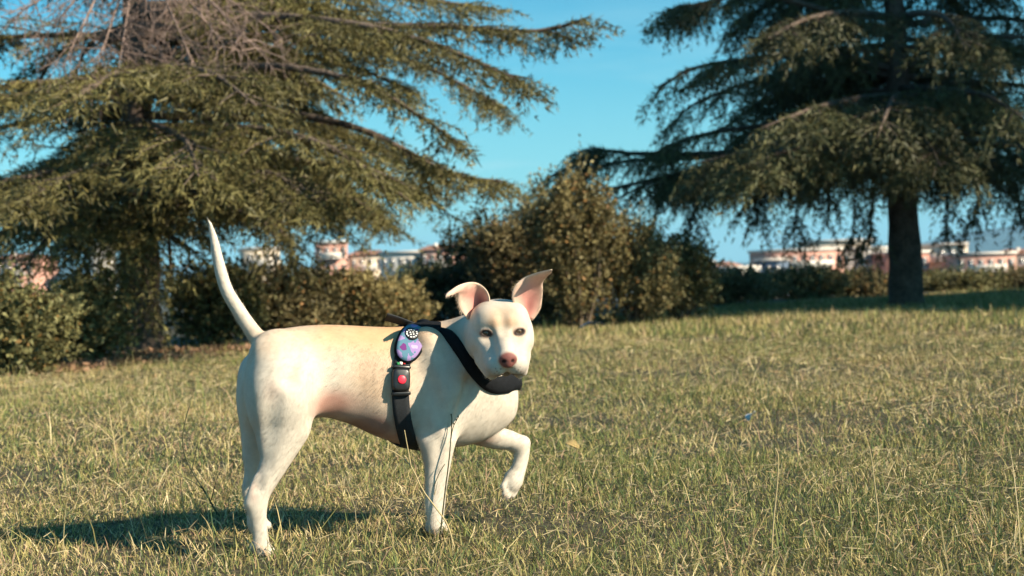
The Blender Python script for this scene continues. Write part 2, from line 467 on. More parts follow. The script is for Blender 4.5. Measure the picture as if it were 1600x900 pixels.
def surface_nets(F):
    Sg = F < 0
    c = [(a, b, d) for a in (0, 1) for b in (0, 1) for d in (0, 1)]
    n = np.array(F.shape) - 1
    cnt = sum(Sg[a:a + n[0], b:b + n[1], d:d + n[2]].astype(np.int8) for a, b, d in c)
    I, J, K = np.nonzero((cnt > 0) & (cnt < 8))
    idx = np.full(tuple(n), -1, np.int32); idx[I, J, K] = np.arange(len(I))
    acc = np.zeros((len(I), 3)); num = np.zeros(len(I))
    for a in c:
        for ax in range(3):
            if a[ax]: continue
            b = list(a); b[ax] = 1
            f0 = F[I + a[0], J + a[1], K + a[2]]; f1 = F[I + b[0], J + b[1], K + b[2]]
            mk = (f0 < 0) != (f1 < 0)
            t = np.where(mk, f0 / np.where(mk, f0 - f1, 1), 0)
            p0 = np.stack([GX[I + a[0]], GY[J + a[1]], GZ[K + a[2]]], -1); p1 = np.stack([GX[I + b[0]], GY[J + b[1]], GZ[K + b[2]]], -1)
            acc += np.where(mk[:, None], p0 + t[:, None] * (p1 - p0), 0); num += mk
    V = acc / num[:, None]; Q = []
    for ax in range(3):
        u, w = [(1, 2), (2, 0), (0, 1)][ax]
        s0 = [slice(1, -1)] * 3; s1 = [slice(1, -1)] * 3
        s0[ax] = slice(0, -1); s1[ax] = slice(1, None)
        A, B = Sg[tuple(s0)], Sg[tuple(s1)]
        ii = np.stack(np.nonzero(A != B), -1); flip = B[tuple(ii.T)]
        off = np.ones(3, int); off[ax] = 0; ii = ii + off
        eu = np.eye(3, dtype=int)[u]; ew = np.eye(3, dtype=int)[w]
        q = np.stack([idx[tuple((ii - eu - ew).T)], idx[tuple((ii - ew).T)], idx[tuple(ii.T)], idx[tuple((ii - eu).T)]], -1)
        q[flip] = q[flip][:, ::-1]
        Q.append(q)
    Q = np.concatenate(Q)
    return V, Q[(Q >= 0).all(1)]

def relax(V, Q, it, lam=.5):
    e = np.concatenate([Q[:, [0, 1]], Q[:, [1, 2]], Q[:, [2, 3]], Q[:, [3, 0]]]); n = len(V)
    deg = np.bincount(e[:, 0], minlength=n) + np.bincount(e[:, 1], minlength=n)
    for k in range(it):
        l = lam if k % 2 == 0 else -lam * .96
        s = np.stack([np.bincount(e[:, 0], V[e[:, 1], a], n) + np.bincount(e[:, 1], V[e[:, 0], a], n) for a in range(3)], -1) / np.maximum(deg, 1)[:, None]
        V = V + l * (s - V)
    return V

def grad(f, p, h=.002):
    return nrm(np.stack([f(p + h * e) - f(p - h * e) for e in np.eye(3)], -1))
def snap(f, p, off, it=8):
    for _ in range(it):
        p = p - ((f(p) - off) * .8)[..., None] * grad(f, p)
    return p
def march(f, px, py, d0=2.7, d1=3.9):
    r = FWD + (px - 800.0) / FPX * RT + (450.0 - py) / FPX * UP
    d = d0
    for _ in range(200):
        v = f((CAM + d * r)[None])[0]
        if v < .0005 or d > d1: break
        d += max(v * .5, .0006)
    return CAM + d * r

Fd = smin(field(body), field(head), .018)
DV, DQ = surface_nets(Fd)
DV = relax(DV, DQ, 6)
# keep the largest piece only is not needed: all primitives overlap

# ---- coat colour: cream, tan along the back, pink where the coat is thin, some painted shade
def lin(r, g, b): return np.array([((c / 255) / 12.92 if c / 255 <= .04045 else ((c / 255 + .055) / 1.055) ** 2.4) for c in (r, g, b)])
CREAM, TAN, PINK = lin(195, 184, 169), lin(190, 150, 112), lin(160, 112, 98)
ROSE, NOSE, DARK, GREY = lin(196, 134, 122), lin(126, 78, 72), lin(52, 40, 36), lin(176, 160, 148)
DC = np.tile(CREAM, (len(DV), 1))
def blob(c, r, col, a, soft=1.0, ax=None):
    global DC
    q = DV - np.asarray(c)
    if ax is not None: q = q @ ax.T
    d = np.linalg.norm(q / np.asarray(r), axis=1)
    w = (a * np.clip((1.25 - d) / (.75 * soft), 0, 1) ** 1.5)[:, None]
    DC = DC * (1 - w) + np.asarray(col) * w
for px, a in ((490, .5), (540, .75), (590, .85), (630, .85), (690, .4)):
    blob(S(px, 515, .02), (.09, .14, .07), TAN, a)
blob(S(600, 580, .09), (.11, .10, .12), TAN, .55)
blob(S(420, 530, .05), (.07, .10, .05), TAN, .3)
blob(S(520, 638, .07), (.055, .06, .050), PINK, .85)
blob(S(575, 670, .05), (.095, .10, .046), lin(132, 94, 84), .85)  # thin-haired belly skin, darkened further as muscle shading
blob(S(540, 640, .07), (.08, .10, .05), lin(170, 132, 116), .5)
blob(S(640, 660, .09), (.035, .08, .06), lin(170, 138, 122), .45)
blob(S(400, 700, .08), (.02, .05, .09), lin(170, 146, 130), .4)  # shade painted down the back of the near hind leg
blob(S(665, 720, .08), (.012, .05, .07), lin(165, 142, 130), .45)  # rear edge of the near fore leg shaded in its colour
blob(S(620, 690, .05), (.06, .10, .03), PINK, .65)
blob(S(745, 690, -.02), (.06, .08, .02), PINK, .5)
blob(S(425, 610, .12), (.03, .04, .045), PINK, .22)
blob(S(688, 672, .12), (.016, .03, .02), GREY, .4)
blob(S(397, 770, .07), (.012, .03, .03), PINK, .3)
blob(H(0, -.01, .05), (.085, .09, .10), lin(184, 170, 152), .7)
def hblob(x, y, z, r, col, a, soft=1.0): blob(H(x, y, z), r, col, a, soft, HAX)
for sx in (-1, 1):
    hblob(sx * .0385, EYE_Y + .000, .060, (.0215, .0135, .03), lin(150, 106, 88), .8)
    hblob(sx * .0385, EYE_Y - .0005, .060, (.0142, .0088, .03), DARK, 1.0, .45)
    hblob(sx * .036, -.050, .115, (.020, .024, .04), lin(150, 140, 136), .6)
    hblob(sx * .0100, -.024, .160, (.0046, .0038, .012), lin(40, 22, 22), .9)
    hblob(sx * .020, EYE_Y + .024, .06, (.018, .012, .03), lin(160, 122, 92), .55)
hblob(0, -.0240, .152, (.0220, .0190, .018), NOSE, 1.0, .5)
for sx in (-1, 1): hblob(sx * .0100, -.025, .156, (.0048, .0040, .014), lin(40, 22, 22), .95, .6)
hblob(0, -.066, .140, (.040, .008, .04), lin(64, 44, 42), .9)
hblob(0, -.080, .10, (.030, .014, .03), lin(110, 92, 86), .8)  # chin darkened in colour where its edge caught the sun
hblob(-.060, -.02, .03, (.02, .04, .03), GREY, .3)  # left cheek greyed in colour as the shaded side of the face
hblob(0, .050, .050, (.05, .03, .04), TAN, .45)
for sx in (-1, 1):
    for a, b in ((.016, -.046), (.024, -.050), (.020, -.056), (.030, -.056), (.028, -.044)): hblob(sx * a, b, .14, (.0022, .0022, .03), lin(110, 84, 76), .7)
# pads under the hanging paw
for a in (-.8, -.27, .27, .8):
    blob(hp + hs * a * .021 + hw * .038 - hu * .010, (.007, .007, .007), ROSE, .8)
DC *= (1 + R.normal(0, .02, (len(DV), 1)))

# ---- ears: shaped sheets with thickness, joined into the body mesh
def sheet(L_, C_, R_, thick, nv=22, nu=13):
    L3, C3, R3 = (catmull([D(*q) for q in e], nv) for e in (L_, C_, R_))
    u = np.linspace(-1, 1, nu)[None, :, None]
    return L3[:, None] * (u * (u - 1) / 2) + C3[:, None] * (1 - u * u) + R3[:, None] * (u * (u + 1) / 2)
def ear(L_, C_, R_, thick=.0042):
    P = sheet(L_, C_, R_, thick); nv, nu = P.shape[:2]
    N = nrm(np.cross(np.gradient(P, axis=1), np.gradient(P, axis=0)))
    sgn = np.sign(np.mean(N[:nv // 2] @ FWD)); N = N * sgn                     # away from the camera = back of the ear
    u = np.linspace(-1, 1, nu); th = thick * (1 - .55 * u ** 2)[None, :, None] * np.linspace(1.25, .7, nv)[:, None, None]
    Fr, Bk = P - N * th * .5, P + N * th * .5
    V = np.concatenate([Fr.reshape(-1, 3), Bk.reshape(-1, 3)]); n = nv * nu
    i = np.arange(nv - 1)[:, None] * nu; j = np.arange(nu - 1)[None]
    q = np.stack([i + j, i + j + 1, i + nu + j + 1, i + nu + j], -1).reshape(-1, 4)
    rim = np.concatenate([np.arange(nu), np.arange(1, nv) * nu + nu - 1, (nv - 1) * nu + np.arange(nu - 2, -1, -1), np.arange(nv - 2, 0, -1) * nu])
    r2 = np.roll(rim, -1)
    Q = np.concatenate([q, q[:, ::-1] + n, np.stack([rim, rim + n, r2 + n, r2], -1)])
    w = ((1 - np.abs(u) ** 2.5)[None, :] * np.clip(np.linspace(1.5, .1, nv), 0, 1)[:, None]).reshape(-1, 1)
    inner = lin(212, 150, 138) * w + lin(212, 186, 164) * (1 - w)
    deep = np.exp(-((u - .15) / .38) ** 2)[None, :] * np.exp(-((np.linspace(0, 1, nv) - .18) / .2) ** 2)[:, None]
    inner = inner * (1 - .75 * deep.reshape(-1, 1)) + lin(120, 66, 64) * .75 * deep.reshape(-1, 1)
    return V, Q, np.concatenate([inner, np.tile(lin(206, 184, 158), (n, 1))])
EARR = ear([(806, 486, 3.350), (800, 464, 3.332), (805, 447, 3.326), (819, 434, 3.330), (840, 426, 3.315), (862, 421, 3.290)],
           [(822, 496, 3.372), (825, 474, 3.366), (830, 457, 3.356), (836, 444, 3.344), (846, 434, 3.326), (862, 424, 3.298)],
           [(832, 501, 3.385), (844, 484, 3.378), (847, 468, 3.370), (848, 453, 3.358), (848, 441, 3.344), (857, 429, 3.318)])
EARL = ear([(731, 499, 3.345), (720, 484, 3.330), (715, 470, 3.320), (713, 459, 3.305), (706, 461, 3.285), (696, 464, 3.275)],
           [(746, 494, 3.378), (746, 475, 3.370), (741, 461, 3.358), (733, 452, 3.334), (716, 452, 3.300), (697, 461, 3.275)],
           [(762, 484, 3.350), (765, 467, 3.345), (758, 451, 3.345), (741, 441, 3.335), (718, 445, 3.305), (697, 459, 3.280)])
n0 = len(DV); V_ = [DV]; Q_ = [DQ]; C_ = [DC]
for v, q, c in (EARR, EARL):
    V_.append(v); Q_.append(q + n0); C_.append(c); n0 += len(v)
M_coat = mat("dog_coat", attr=True, rough=.62, spec=.25, noise=[(60, .05), (9, .05)], bump=(420, .35, .0012))
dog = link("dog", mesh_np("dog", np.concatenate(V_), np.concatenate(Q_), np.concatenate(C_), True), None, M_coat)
tag(dog, "cream coloured short-haired dog standing in the grass with one front paw lifted", "dog")

# ---- short coat: fine hairs lying back along the body, shaded like the skin below them
def fur(nh, seed=4):
    rg = np.random.default_rng(seed); V, Q, Cc = np.concatenate(V_), np.concatenate(Q_), np.concatenate(C_)
    nb_ = len(DQ); a, b, c, d = (V[Q[:, k]] for k in range(4))
    N = np.cross(c - a, d - b); area = np.linalg.norm(N, axis=1) * .5; N = N / (2 * area[:, None] + 1e-12)
    f = rg.choice(len(Q), nh, p=area / area.sum()); u, w = rg.random((nh, 1)), rg.random((nh, 1))
    P = (a[f] * (1 - u) + b[f] * u) * (1 - w) + (d[f] * (1 - u) + c[f] * u) * w; n = N[f]; col = Cc[Q[f, 0]]
    keep = (col.sum(1) > 1.05) & (P[:, 2] > .012); P, n, col = P[keep], n[keep], col[keep]; nh = len(P)
    q = (P - HC) @ HAX.T; hd = np.clip(1 - np.linalg.norm(q / np.array([.10, .11, .17]), axis=1), 0, 1)[:, None] > 0
    flow = np.where(hd, nrm(P - H(0, -.02, .15)), -AX * .8 + np.array([0, 0, -.7]))
    tail_ = P[:, 2] > .56; flow = np.where((tail_ & (P[:, 0] < -.45))[:, None], np.array([-.35, .1, .9]), flow)
    flow = flow + rg.normal(0, .10, P.shape) + .35 * np.stack([np.sin(P[:, 2] * 31 + P[:, 0] * 17), np.zeros(nh), np.sin(P[:, 0] * 27 + 1)], -1); flow = nrm(flow - n * np.sum(flow * n, 1, keepdims=True))
    ln = np.where(hd, .0040, .0105) * rg.uniform(.6, 1.3, (nh, 1)); tip = P + flow * ln + n * ln * np.where(rg.random((nh, 1)) < .22, rg.uniform(.25, .5, (nh, 1)), rg.uniform(.04, .13, (nh, 1)))
    s = nrm(np.cross(flow, n)) * .00030; P = P - n * .0006
    VV = np.stack([P - s, P + s, tip], 1).reshape(-1, 3); T = np.arange(nh * 3).reshape(-1, 3)
    cc = np.repeat(col * rg.uniform(.93, 1.09, (nh, 1)), 3, 0)
    me = mesh_np("fur", VV, T, cc, True); me.normals_split_custom_set_from_vertices(np.repeat(nrm(n + flow * .12), 3, 0).tolist())
    return me
fo = link("fur", fur(85000), dog, M_coat); fo["kind"] = "stuff"

def uv_sphere(c, r, nu=16, nv=10, ax=None):
    ax = np.eye(3) if ax is None else ax; r = np.broadcast_to(r, (3,))
    V = []; 
    for i in range(nv + 1):
        th = math.pi * i / nv
        for j in range(nu):
            ph = 2 * math.pi * j / nu
            V.append((math.sin(th) * math.cos(ph) * r[0], math.sin(th) * math.sin(ph) * r[1], math.cos(th) * r[2]))
    V = np.asarray(c) + np.array(V) @ np.asarray(ax)
    i = np.arange(nv)[:, None] * nu; j = np.arange(nu)[None]; j2 = (j + 1) % nu
    return V, np.stack([i + j, i + nu + j, i + nu + j2, i + j2], -1).reshape(-1, 4)
M_eye = mat("eye_wet", (.035, .022, .014), rough=.06, spec=.6, coat=.4)
M_iris = mat("eye_iris", (.10, .060, .032), rough=.12, spec=.6, coat=.5)
for sx in (-1, 1):
    p = H(sx * .0385, EYE_Y - .001, .12)
    for _ in range(160):
        v = sdf_head(p[None])[0]
        if v < .0004: break
        p = p - HF * max(v * .5, .0002)
    ex = nrm(HR - HF * sx * .22); eax = np.stack([ex, HU, np.cross(ex, HU)])
    V, Q = uv_sphere(p - HF * .0030, (.0112, .0074, .0056), ax=eax)
    eye = link("eye", mesh_np("eye", V, Q, None, True), dog, M_eye)
    V, Q = uv_sphere(p + HF * .0003, (.0066, .0062, .0030), ax=eax)
    link("iris", mesh_np("iris", V, Q, None, True), eye, M_iris)
    V, Q = uv_sphere(p + HF * .0018, (.0032, .0032, .0020), ax=eax)
    link("pupil", mesh_np("pupil", V, Q, None, True), eye, M_eye)
M_claw = mat("claw_horn", (.30, .22, .17), rough=.4)
def claw(a, b):
    V, Qd, T = tube([a, (np.asarray(a) + b) / 2 + np.array([0, 0, .0015]), b], [.0032, .0026, .0006], 6)
    link("claw", mesh_np("claw", V, [Qd, T], None, True), dog, M_claw)
for c, fw, r in ((gh + np.array([.0, .01, .0]), pf, .021), (gf, pf2, .022)):
    sd = np.cross(fw, ZX)
    for a, f in ((-.82, .62), (-.28, 1.0), (.28, 1.0), (.82, .62)):
        t = c + sd * a * r + fw * r * (f + .5) + ZX * r * .45
        claw(t, t + fw * .011 - ZX * .007)
for a, f in ((-.8, .9), (-.27, 1.25), (.27, 1.25), (.8, .9)):
    t = hp + hs * a * .021 + hw * .034 * f
    claw(t, t + hw * .011 - hu * .004)

# ================================================================== the harness
WRAP_ALL = [torso] + neck + chain([(712, 580, .062, 50), (696, 640, .078, 42)], .03, .55) + [body[-1]] * 0
WRAP_ALL += [cone(S(745, 640, .0), S(775, 640, .0), 40 * MPX, 34 * MPX, .03, .9)]
sdw = lambda p: evalp(WRAP_ALL, p)
def mirror(p):
    p = np.asarray(p); l = (p - M0) @ LX
    return p - 2 * l[..., None] * LX
def strap(path, width, off=.003, thick=.004, n=60, closed=True, nw=5, f=None, pad=0.0):
    """Ribbon lying on the body along 3-D path points; every cross-section follows the surface."""
    f = f or sdw
    path = np.asarray(path, float)
    if closed:
        pp = catmull(np.concatenate([path[-2:], path, path[:2]]), n * 3)
        q = len(path); t = np.linspace(0, q + 3, n * 3); sel = (t >= 2) & (t < q + 2); pp = pp[sel]
        pp = pp[np.linspace(0, len(pp) - 1, n, endpoint=False).astype(int)]
        tan = nrm(np.roll(pp, -1, 0) - np.roll(pp, 1, 0))
    else:
        pp = catmull(path, n); tan = nrm(np.gradient(pp, axis=0))
    pp = snap(f, pp, off); nor = grad(f, pp); side = nrm(np.cross(tan, nor))
    wd = np.broadcast_to(np.asarray(width, float), (len(pp),)) if np.ndim(width) == 0 else np.interp(np.linspace(0, 1, len(pp)), np.linspace(0, 1, len(width)), width)
    u = np.linspace(-.5, .5, nw)
    A = pp[:, None] + side[:, None] * (u[None, :, None] * wd[:, None, None])
    A = snap(f, A.reshape(-1, 3), off, 3).reshape(A.shape)
    Nn = grad(f, A.reshape(-1, 3)).reshape(A.shape)
    prof = thick + pad * np.sqrt(np.clip(1 - (2 * u) ** 2, 0, 1))
    B = A + Nn * prof[None, :, None]
    k, w = A.shape[:2]
    V = np.concatenate([A.reshape(-1, 3), B.reshape(-1, 3)]); nn = k * w
    kk = k if closed else k - 1
    i = np.arange(kk)[:, None]; i2 = (i + 1) % k; j = np.arange(w - 1)[None]
    top = np.stack([nn + i * w + j, nn + i * w + j + 1, nn + i2 * w + j + 1, nn + i2 * w + j], -1).reshape(-1, 4)
    bot = np.stack([i * w + j, i2 * w + j, i2 * w + j + 1, i * w + j + 1], -1).reshape(-1, 4)
    i = i[:, 0]; i2 = i2[:, 0]
    e0 = np.stack([i * w, nn + i * w, nn + i2 * w, i2 * w], -1); e1 = np.stack([i * w + w - 1, i2 * w + w - 1, nn + i2 * w + w - 1, nn + i * w + w - 1], -1)
    Qs = [top, bot, e0, e1]
    if not closed:
        j = np.arange(w - 1); b = (k - 1) * w
        Qs += [np.stack([j, j + 1, nn + j + 1, nn + j], -1), np.stack([b + j, nn + b + j, nn + b + j + 1, b + j + 1], -1)]
    return V, np.concatenate(Qs)

M_web = mat("black_webbing", (.016, .018, .021), rough=.75, spec=.3, noise=(300, .3), bump=(700, .5, .0006))
M_pad = mat("black_mesh_padding", (.008, .009, .011), rough=.9, spec=.15, noise=(120, .25), bump=(900, .6, .0008))
M_plas = mat("black_plastic", (.012, .013, .014), rough=.35, spec=.5)
harness = empty("dog_harness", S(640, 560, 0.0))
tag(harness, "black dog harness with patterned patch and red buckle button worn by the dog", "harness")
near = [march(sdw, *q) for q in ((650, 511), (636, 535), (628, 565), (625, 600), (627, 640), (634, 675), (643, 698))]
girth = near + [mirror(p) for p in near[::-1]]
V, Q = strap(girth, .040, .002, .0045, 72); link("girth_strap", mesh_np("girth_strap", V, Q, None, True), harness, M_web)
nb = [march(sdw, *q) for q in ((672, 512), (700, 524), (722, 550), (742, 578), (764, 598))] + [S(780, 602, .03), S(790, 603, .0)]
band = nb + [mirror(p) for p in nb[:-1][::-1]]
V, Q = strap(band, [.026, .030, .038, .046, .048, .046, .038, .030, .026], .001, .004, 80, pad=.008); link("neck_band", mesh_np("neck_band", V, Q, None, True), harness, M_pad)
yoke = [march(sdw, *q) for q in ((634, 548), (648, 530), (664, 516), (690, 516))]
V, Q = strap(yoke, [.046, .052, .050, .040], .004, .006, 30, False, pad=.003); link("shoulder_yoke", mesh_np("shoulder_yoke", V, Q, None, True), harness, M_pad)

def decal(px, py, a, b, rot, off, thick, n=40, rings=5):
    """Oval pad lying on the body: half-axes a, b in metres, rot in degrees in the picture."""
    c = march(sdw, px, py); N0 = grad(sdw, c[None])[0]
    ux = nrm(RT - N0 * np.dot(RT, N0)); uy = np.cross(N0, ux); uy = uy if uy[2] > 0 else -uy
    ca, sa = math.cos(math.radians(rot)), math.sin(math.radians(rot)); e1, e2 = ca * ux + sa * uy, -sa * ux + ca * uy
    t = np.arange(n) * 2 * math.pi / n; P = [c[None]]
    for r in np.linspace(1 / rings, 1, rings):
        sh = (np.abs(np.cos(t)) ** 2.4 + np.abs(np.sin(t)) ** 2.4) ** (-1 / 2.4) if rings > 2 else 1.0
        P.append(c + r * a * (np.cos(t) * sh)[:, None] * e1 + r * b * (np.sin(t) * sh)[:, None] * e2)
    P = snap(sdw, np.concatenate(P), off, 4); Nn = grad(sdw, P)
    lift = np.concatenate([[thick]] + [np.full(n, thick * (1 if r < .99 else .45)) for r in np.linspace(1 / rings, 1, rings)])
    B = P + Nn * lift[:, None]; V = np.concatenate([B, P[-n:]])
    j = np.arange(n); j2 = (j + 1) % n
    T = np.stack([np.zeros(n, int), 1 + j, 1 + j2], -1); Q = []
    for r in range(rings - 1):
        o = 1 + r * n; Q.append(np.stack([o + j, o + n + j, o + n + j2, o + j2], -1))
    o = 1 + (rings - 1) * n; m_ = len(B); Q.append(np.stack([o + j, m_ + j, m_ + j2, o + j2], -1))
    return V, T, np.concatenate(Q), (c, N0, e1, e2)
V, T, Q, fr = decal(640, 538, .034, .056, -20, .008, .006)
link("patch_border", mesh_np("patch_border", V, [T, Q], None, True), harness, M_pad)
# camouflage print: lavender, teal, magenta and pale blotches
mp = bpy.data.materials.new("camouflage_print"); mp.use_nodes = True
N, L = mp.node_tree.nodes, mp.node_tree.links
tc = N.new('ShaderNodeTexCoord'); nz = N.new('ShaderNodeTexNoise'); nz.inputs['Scale'].default_value = 34; nz.inputs['Detail'].default_value = 1.5
rp = N.new('ShaderNodeValToRGB'); rp.color_ramp.interpolation = 'CONSTANT'
cols = [(0, lin(104, 52, 112)), (.38, lin(84, 120, 138)), (.50, lin(146, 124, 170)), (.60, lin(172, 156, 188)), (.68, lin(130, 52, 112))]
el = rp.color_ramp.elements
while len(el) < len(cols): el.new(.5)
for e, (p_, c_) in zip(el, cols): e.position = p_; e.color = (*c_, 1)
L.new(tc.outputs['Object'], nz.inputs['Vector']); L.new(nz.outputs[0], rp.inputs[0]); L.new(rp.outputs[0], N['Principled BSDF'].inputs['Base Color'])
N['Principled BSDF'].inputs['Roughness'].default_value = .85; N['Principled BSDF'].inputs['Specular IOR Level'].default_value = .12
V, T, Q, fr = decal(639, 539, .0285, .050, -20, .0145, .0025)
pt = link("printed_patch", mesh_np("printed_patch", V, [T, Q], None, True), harness, mp)
pt["label"] = "lavender and teal camouflage patch on the harness"
V, T, Q, fb = decal(640, 530, .0165, .0150, 25, .0175, .0012, 28, 2)
link("emblem", mesh_np("emblem", V, [T, Q], None, True), pt, mat("emblem_black", (.012, .012, .014), rough=.5))
mb = MB(); c0, N0, e1, e2 = fb
cc = snap(sdw, c0[None], .0175)[0] + N0 * .0018
M_white = mat("emblem_white", (.62, .62, .60), rough=.5)
def dash(a0, a1, r0, r1):
    pts = []
    for r in (r0, r1):
        for a in np.linspace(a0, a1, 4):
            p = cc + e1 * math.cos(a) * .0165 * r + e2 * math.sin(a) * .0135 * r
            pts.append(snap(sdw, p[None], .0192, 3)[0])
    mb.add(pts, [(0, 1, 5, 4), (1, 2, 6, 5), (2, 3, 7, 6)])
for k in range(11):
    dash(k * .5712 + .06, k * .5712 + .06 + (.40 if k % 3 else .26), .66, .90)
for k in range(4):
    dash(k * 1.57 + .3, k * 1.57 + 1.05, .16, .42)
link("emblem_mark", mb.mesh("emblem_mark"), pt, M_white)
# little flag tag
for i, c_ in enumerate((lin(40, 120, 70), lin(225, 222, 214), lin(190, 50, 50))):
    c0 = march(sdw, 620.5 + i * 4.6, 569.5 - i * .6); mb = MB()
    N0 = grad(sdw, c0[None])[0]; ux = nrm(RT - N0 * np.dot(RT, N0)); uy = np.cross(N0, ux); h = N0
    c0 = c0 + N0 * .0085
    sg = [(-1, -1), (1, -1), (1, 1), (-1, 1)]
    vv = [c0 + a * ux * .0034 + b * uy * .0034 for a, b in sg] + [c0 + a * ux * .0034 + b * uy * .0034 + h * .0012 for a, b in sg]
    mb.add(vv, [(0, 3, 2, 1), (4, 5, 6, 7), (0, 1, 5, 4), (1, 2, 6, 5), (2, 3, 7, 6), (3, 0, 4, 7)])
    link("flag_stripe", mb.mesh("flag_stripe"), harness, mat("flag_stripe_%d" % i, c_, rough=.6))
def rbox(c, ax, half, e=.45):
    """Rounded block: superellipse plan, domed front."""
    n = 24; t = np.arange(n) * 2 * math.pi / n
    sx = np.sign(np.cos(t)) * np.abs(np.cos(t)) ** e; sy = np.sign(np.sin(t)) * np.abs(np.sin(t)) ** e
    V = []
    for z, s in ((-1, 1), (.35, 1), (.8, .93), (1, .78)):
        V.append(np.asarray(c) + (sx * half[0] * s)[:, None] * ax[0] + (sy * half[1] * s)[:, None] * ax[1] + z * half[2] * ax[2])
    V.append(np.asarray(c)[None] + half[2] * ax[2]); V.append(np.asarray(c)[None] - half[2] * ax[2])
    V = np.concatenate(V); j = np.arange(n); j2 = (j + 1) % n
    Q = np.concatenate([np.stack([k * n + j, k * n + j2, (k + 1) * n + j2, (k + 1) * n + j], -1) for k in range(3)])
    T = np.concatenate([np.stack([3 * n + j, 3 * n + j2, np.full(n, 4 * n)], -1), np.stack([j2, j, np.full(n, 4 * n + 1)], -1)])
    return V, Q, T
def frame_at(px, py, tilt=0):
    c = march(sdw, px, py); N0 = grad(sdw, c[None])[0]; ux = nrm(RT - N0 * np.dot(RT, N0)); uy = np.cross(N0, ux); uy = uy if uy[2] > 0 else -uy
    ct, st = math.cos(tilt), math.sin(tilt)
    return c, np.stack([ct * ux + st * uy, -st * ux + ct * uy, N0])
c0, ax = frame_at(624.5, 594)
V, Q, T = rbox(c0 + ax[2] * .012, ax, (.0215, .027, .008)); bk = link("buckle", mesh_np("buckle", V, [Q, T], None, True), harness, M_plas)
bb = rbox(c0 + ax[2] * .019, ax, (.0105, .0105, .0035), 1.0); link("button", mesh_np("button", bb[0], [bb[1], bb[2]], None, True), bk, mat("red_button", lin(226, 44, 66), rough=.35, spec=.5))["label"] = "round red release button"
for py, hh in ((575, .004), (614, .005)):
    c1, ax1 = frame_at(625.5, py)
    V, Q, T = rbox(c1 + ax1[2] * .010, ax1, (.0225, hh, .006)); link("slider_bar", mesh_np("slider_bar", V, [Q, T], None, True), harness, M_plas)
# grab handle: webbing loop standing up behind the withers
ha, hb = S(652, 511, .0), S(598, 500, .004)
hn = nrm(hb - ha); mb = MB()
loop = catmull([S(654, 514, 0), S(636, 507, 0), S(620, 501, 0), S(603, 496, 0)], 26)
wv = nrm(ZX * .55 + LX * .75) * .013
Vt = np.concatenate([loop - wv, loop + wv]); k = len(loop); i = np.arange(k - 1)
nz_ = nrm(np.cross(np.gradient(loop, axis=0), LX)); Vt = np.concatenate([Vt, Vt + np.concatenate([nz_, nz_]) * .003])
Qh = np.concatenate([np.stack([i, i + 1, k + i + 1, k + i], -1), np.stack([2 * k + i, 3 * k + i, 3 * k + i + 1, 2 * k + i + 1], -1),
                     np.stack([i, 2 * k + i, 2 * k + i + 1, i + 1], -1), np.stack([k + i, k + i + 1, 3 * k + i + 1, 3 * k + i], -1)])
link("grab_handle", mesh_np("grab_handle", Vt, Qh, None, True), harness, M_web)
# ================================================================== ground
def ground_z(x, y):
    x = np.asarray(x, float); y = np.asarray(y, float)
    near_ = np.exp(-((x + .35) ** 2 + (y - 3.3) ** 2) / 1.2 ** 2)
    z = .025 * np.sin(x * .9 + 1.3) * np.sin(y * .7 + .4) + .012 * np.sin(x * 2.3 + y * 1.7)
    z = z * (1 - near_) * np.clip((y - 1) / 4, 0, 1)
    edge = 26 + .35 * x                                   # the meadow ends here and the hillside drops to the town
    t = np.clip((y - edge) / 90, 0, 1)
    return z - 14.0 * (t * t * (3 - 2 * t))
def axis_np(a, b, h0, g):
    out = [a]; h = h0
    while out[-1] < b: out.append(out[-1] + h); h *= g
    return np.array(out)
gy = np.concatenate([-axis_np(1.0, 6000, .5, 1.25)[::-1], axis_np(0, 40, .6, 1.0), axis_np(41, 9000, 1.5, 1.12)])
gp = np.concatenate([axis_np(0, 16, .65, 1.0), axis_np(17, 9000, 1.0, 1.16)]); gx = np.concatenate([-gp[:0:-1], gp])
XX, YY = np.meshgrid(gx, gy); ZZ = ground_z(XX, YY)
nx = len(gx); i = np.arange(len(gy) - 1)[:, None] * nx; j = np.arange(nx - 1)[None]
mg = bpy.data.materials.new("meadow_soil"); mg.use_nodes = True
N, L = mg.node_tree.nodes, mg.node_tree.links
tc = N.new('ShaderNodeTexCoord'); n1 = N.new('ShaderNodeTexNoise'); n1.inputs['Scale'].default_value = .9; n1.inputs['Detail'].default_value = 8
n2 = N.new('ShaderNodeTexNoise'); n2.inputs['Scale'].default_value = 38; n2.inputs['Detail'].default_value = 5
L.new(tc.outputs['Object'], n1.inputs['Vector']); L.new(tc.outputs['Object'], n2.inputs['Vector'])
rp = N.new('ShaderNodeValToRGB'); e = rp.color_ramp.elements
e[0].position, e[0].color = .34, (.036, .036, .018, 1); e[1].position, e[1].color = .66, (.085, .068, .036, 1)
r2 = N.new('ShaderNodeValToRGB'); e = r2.color_ramp.elements
e[0].position, e[0].color = .36, (.35, .35, .35, 1); e[1].position, e[1].color = .66, (1.25, 1.2, 1.1, 1)
mx = N.new('ShaderNodeMix'); mx.data_type = 'RGBA'; mx.blend_type = 'MULTIPLY'; mx.inputs[0].default_value = 1
L.new(n1.outputs[0], rp.inputs[0]); L.new(n2.outputs[0], r2.inputs[0]); L.new(rp.outputs[0], mx.inputs[6]); L.new(r2.outputs[0], mx.inputs[7])
L.new(mx.outputs[2], N['Principled BSDF'].inputs['Base Color']); N['Principled BSDF'].inputs['Roughness'].default_value = .95
bp = N.new('ShaderNodeBump'); bp.inputs['Strength'].default_value = .8; bp.inputs['Distance'].default_value = .02
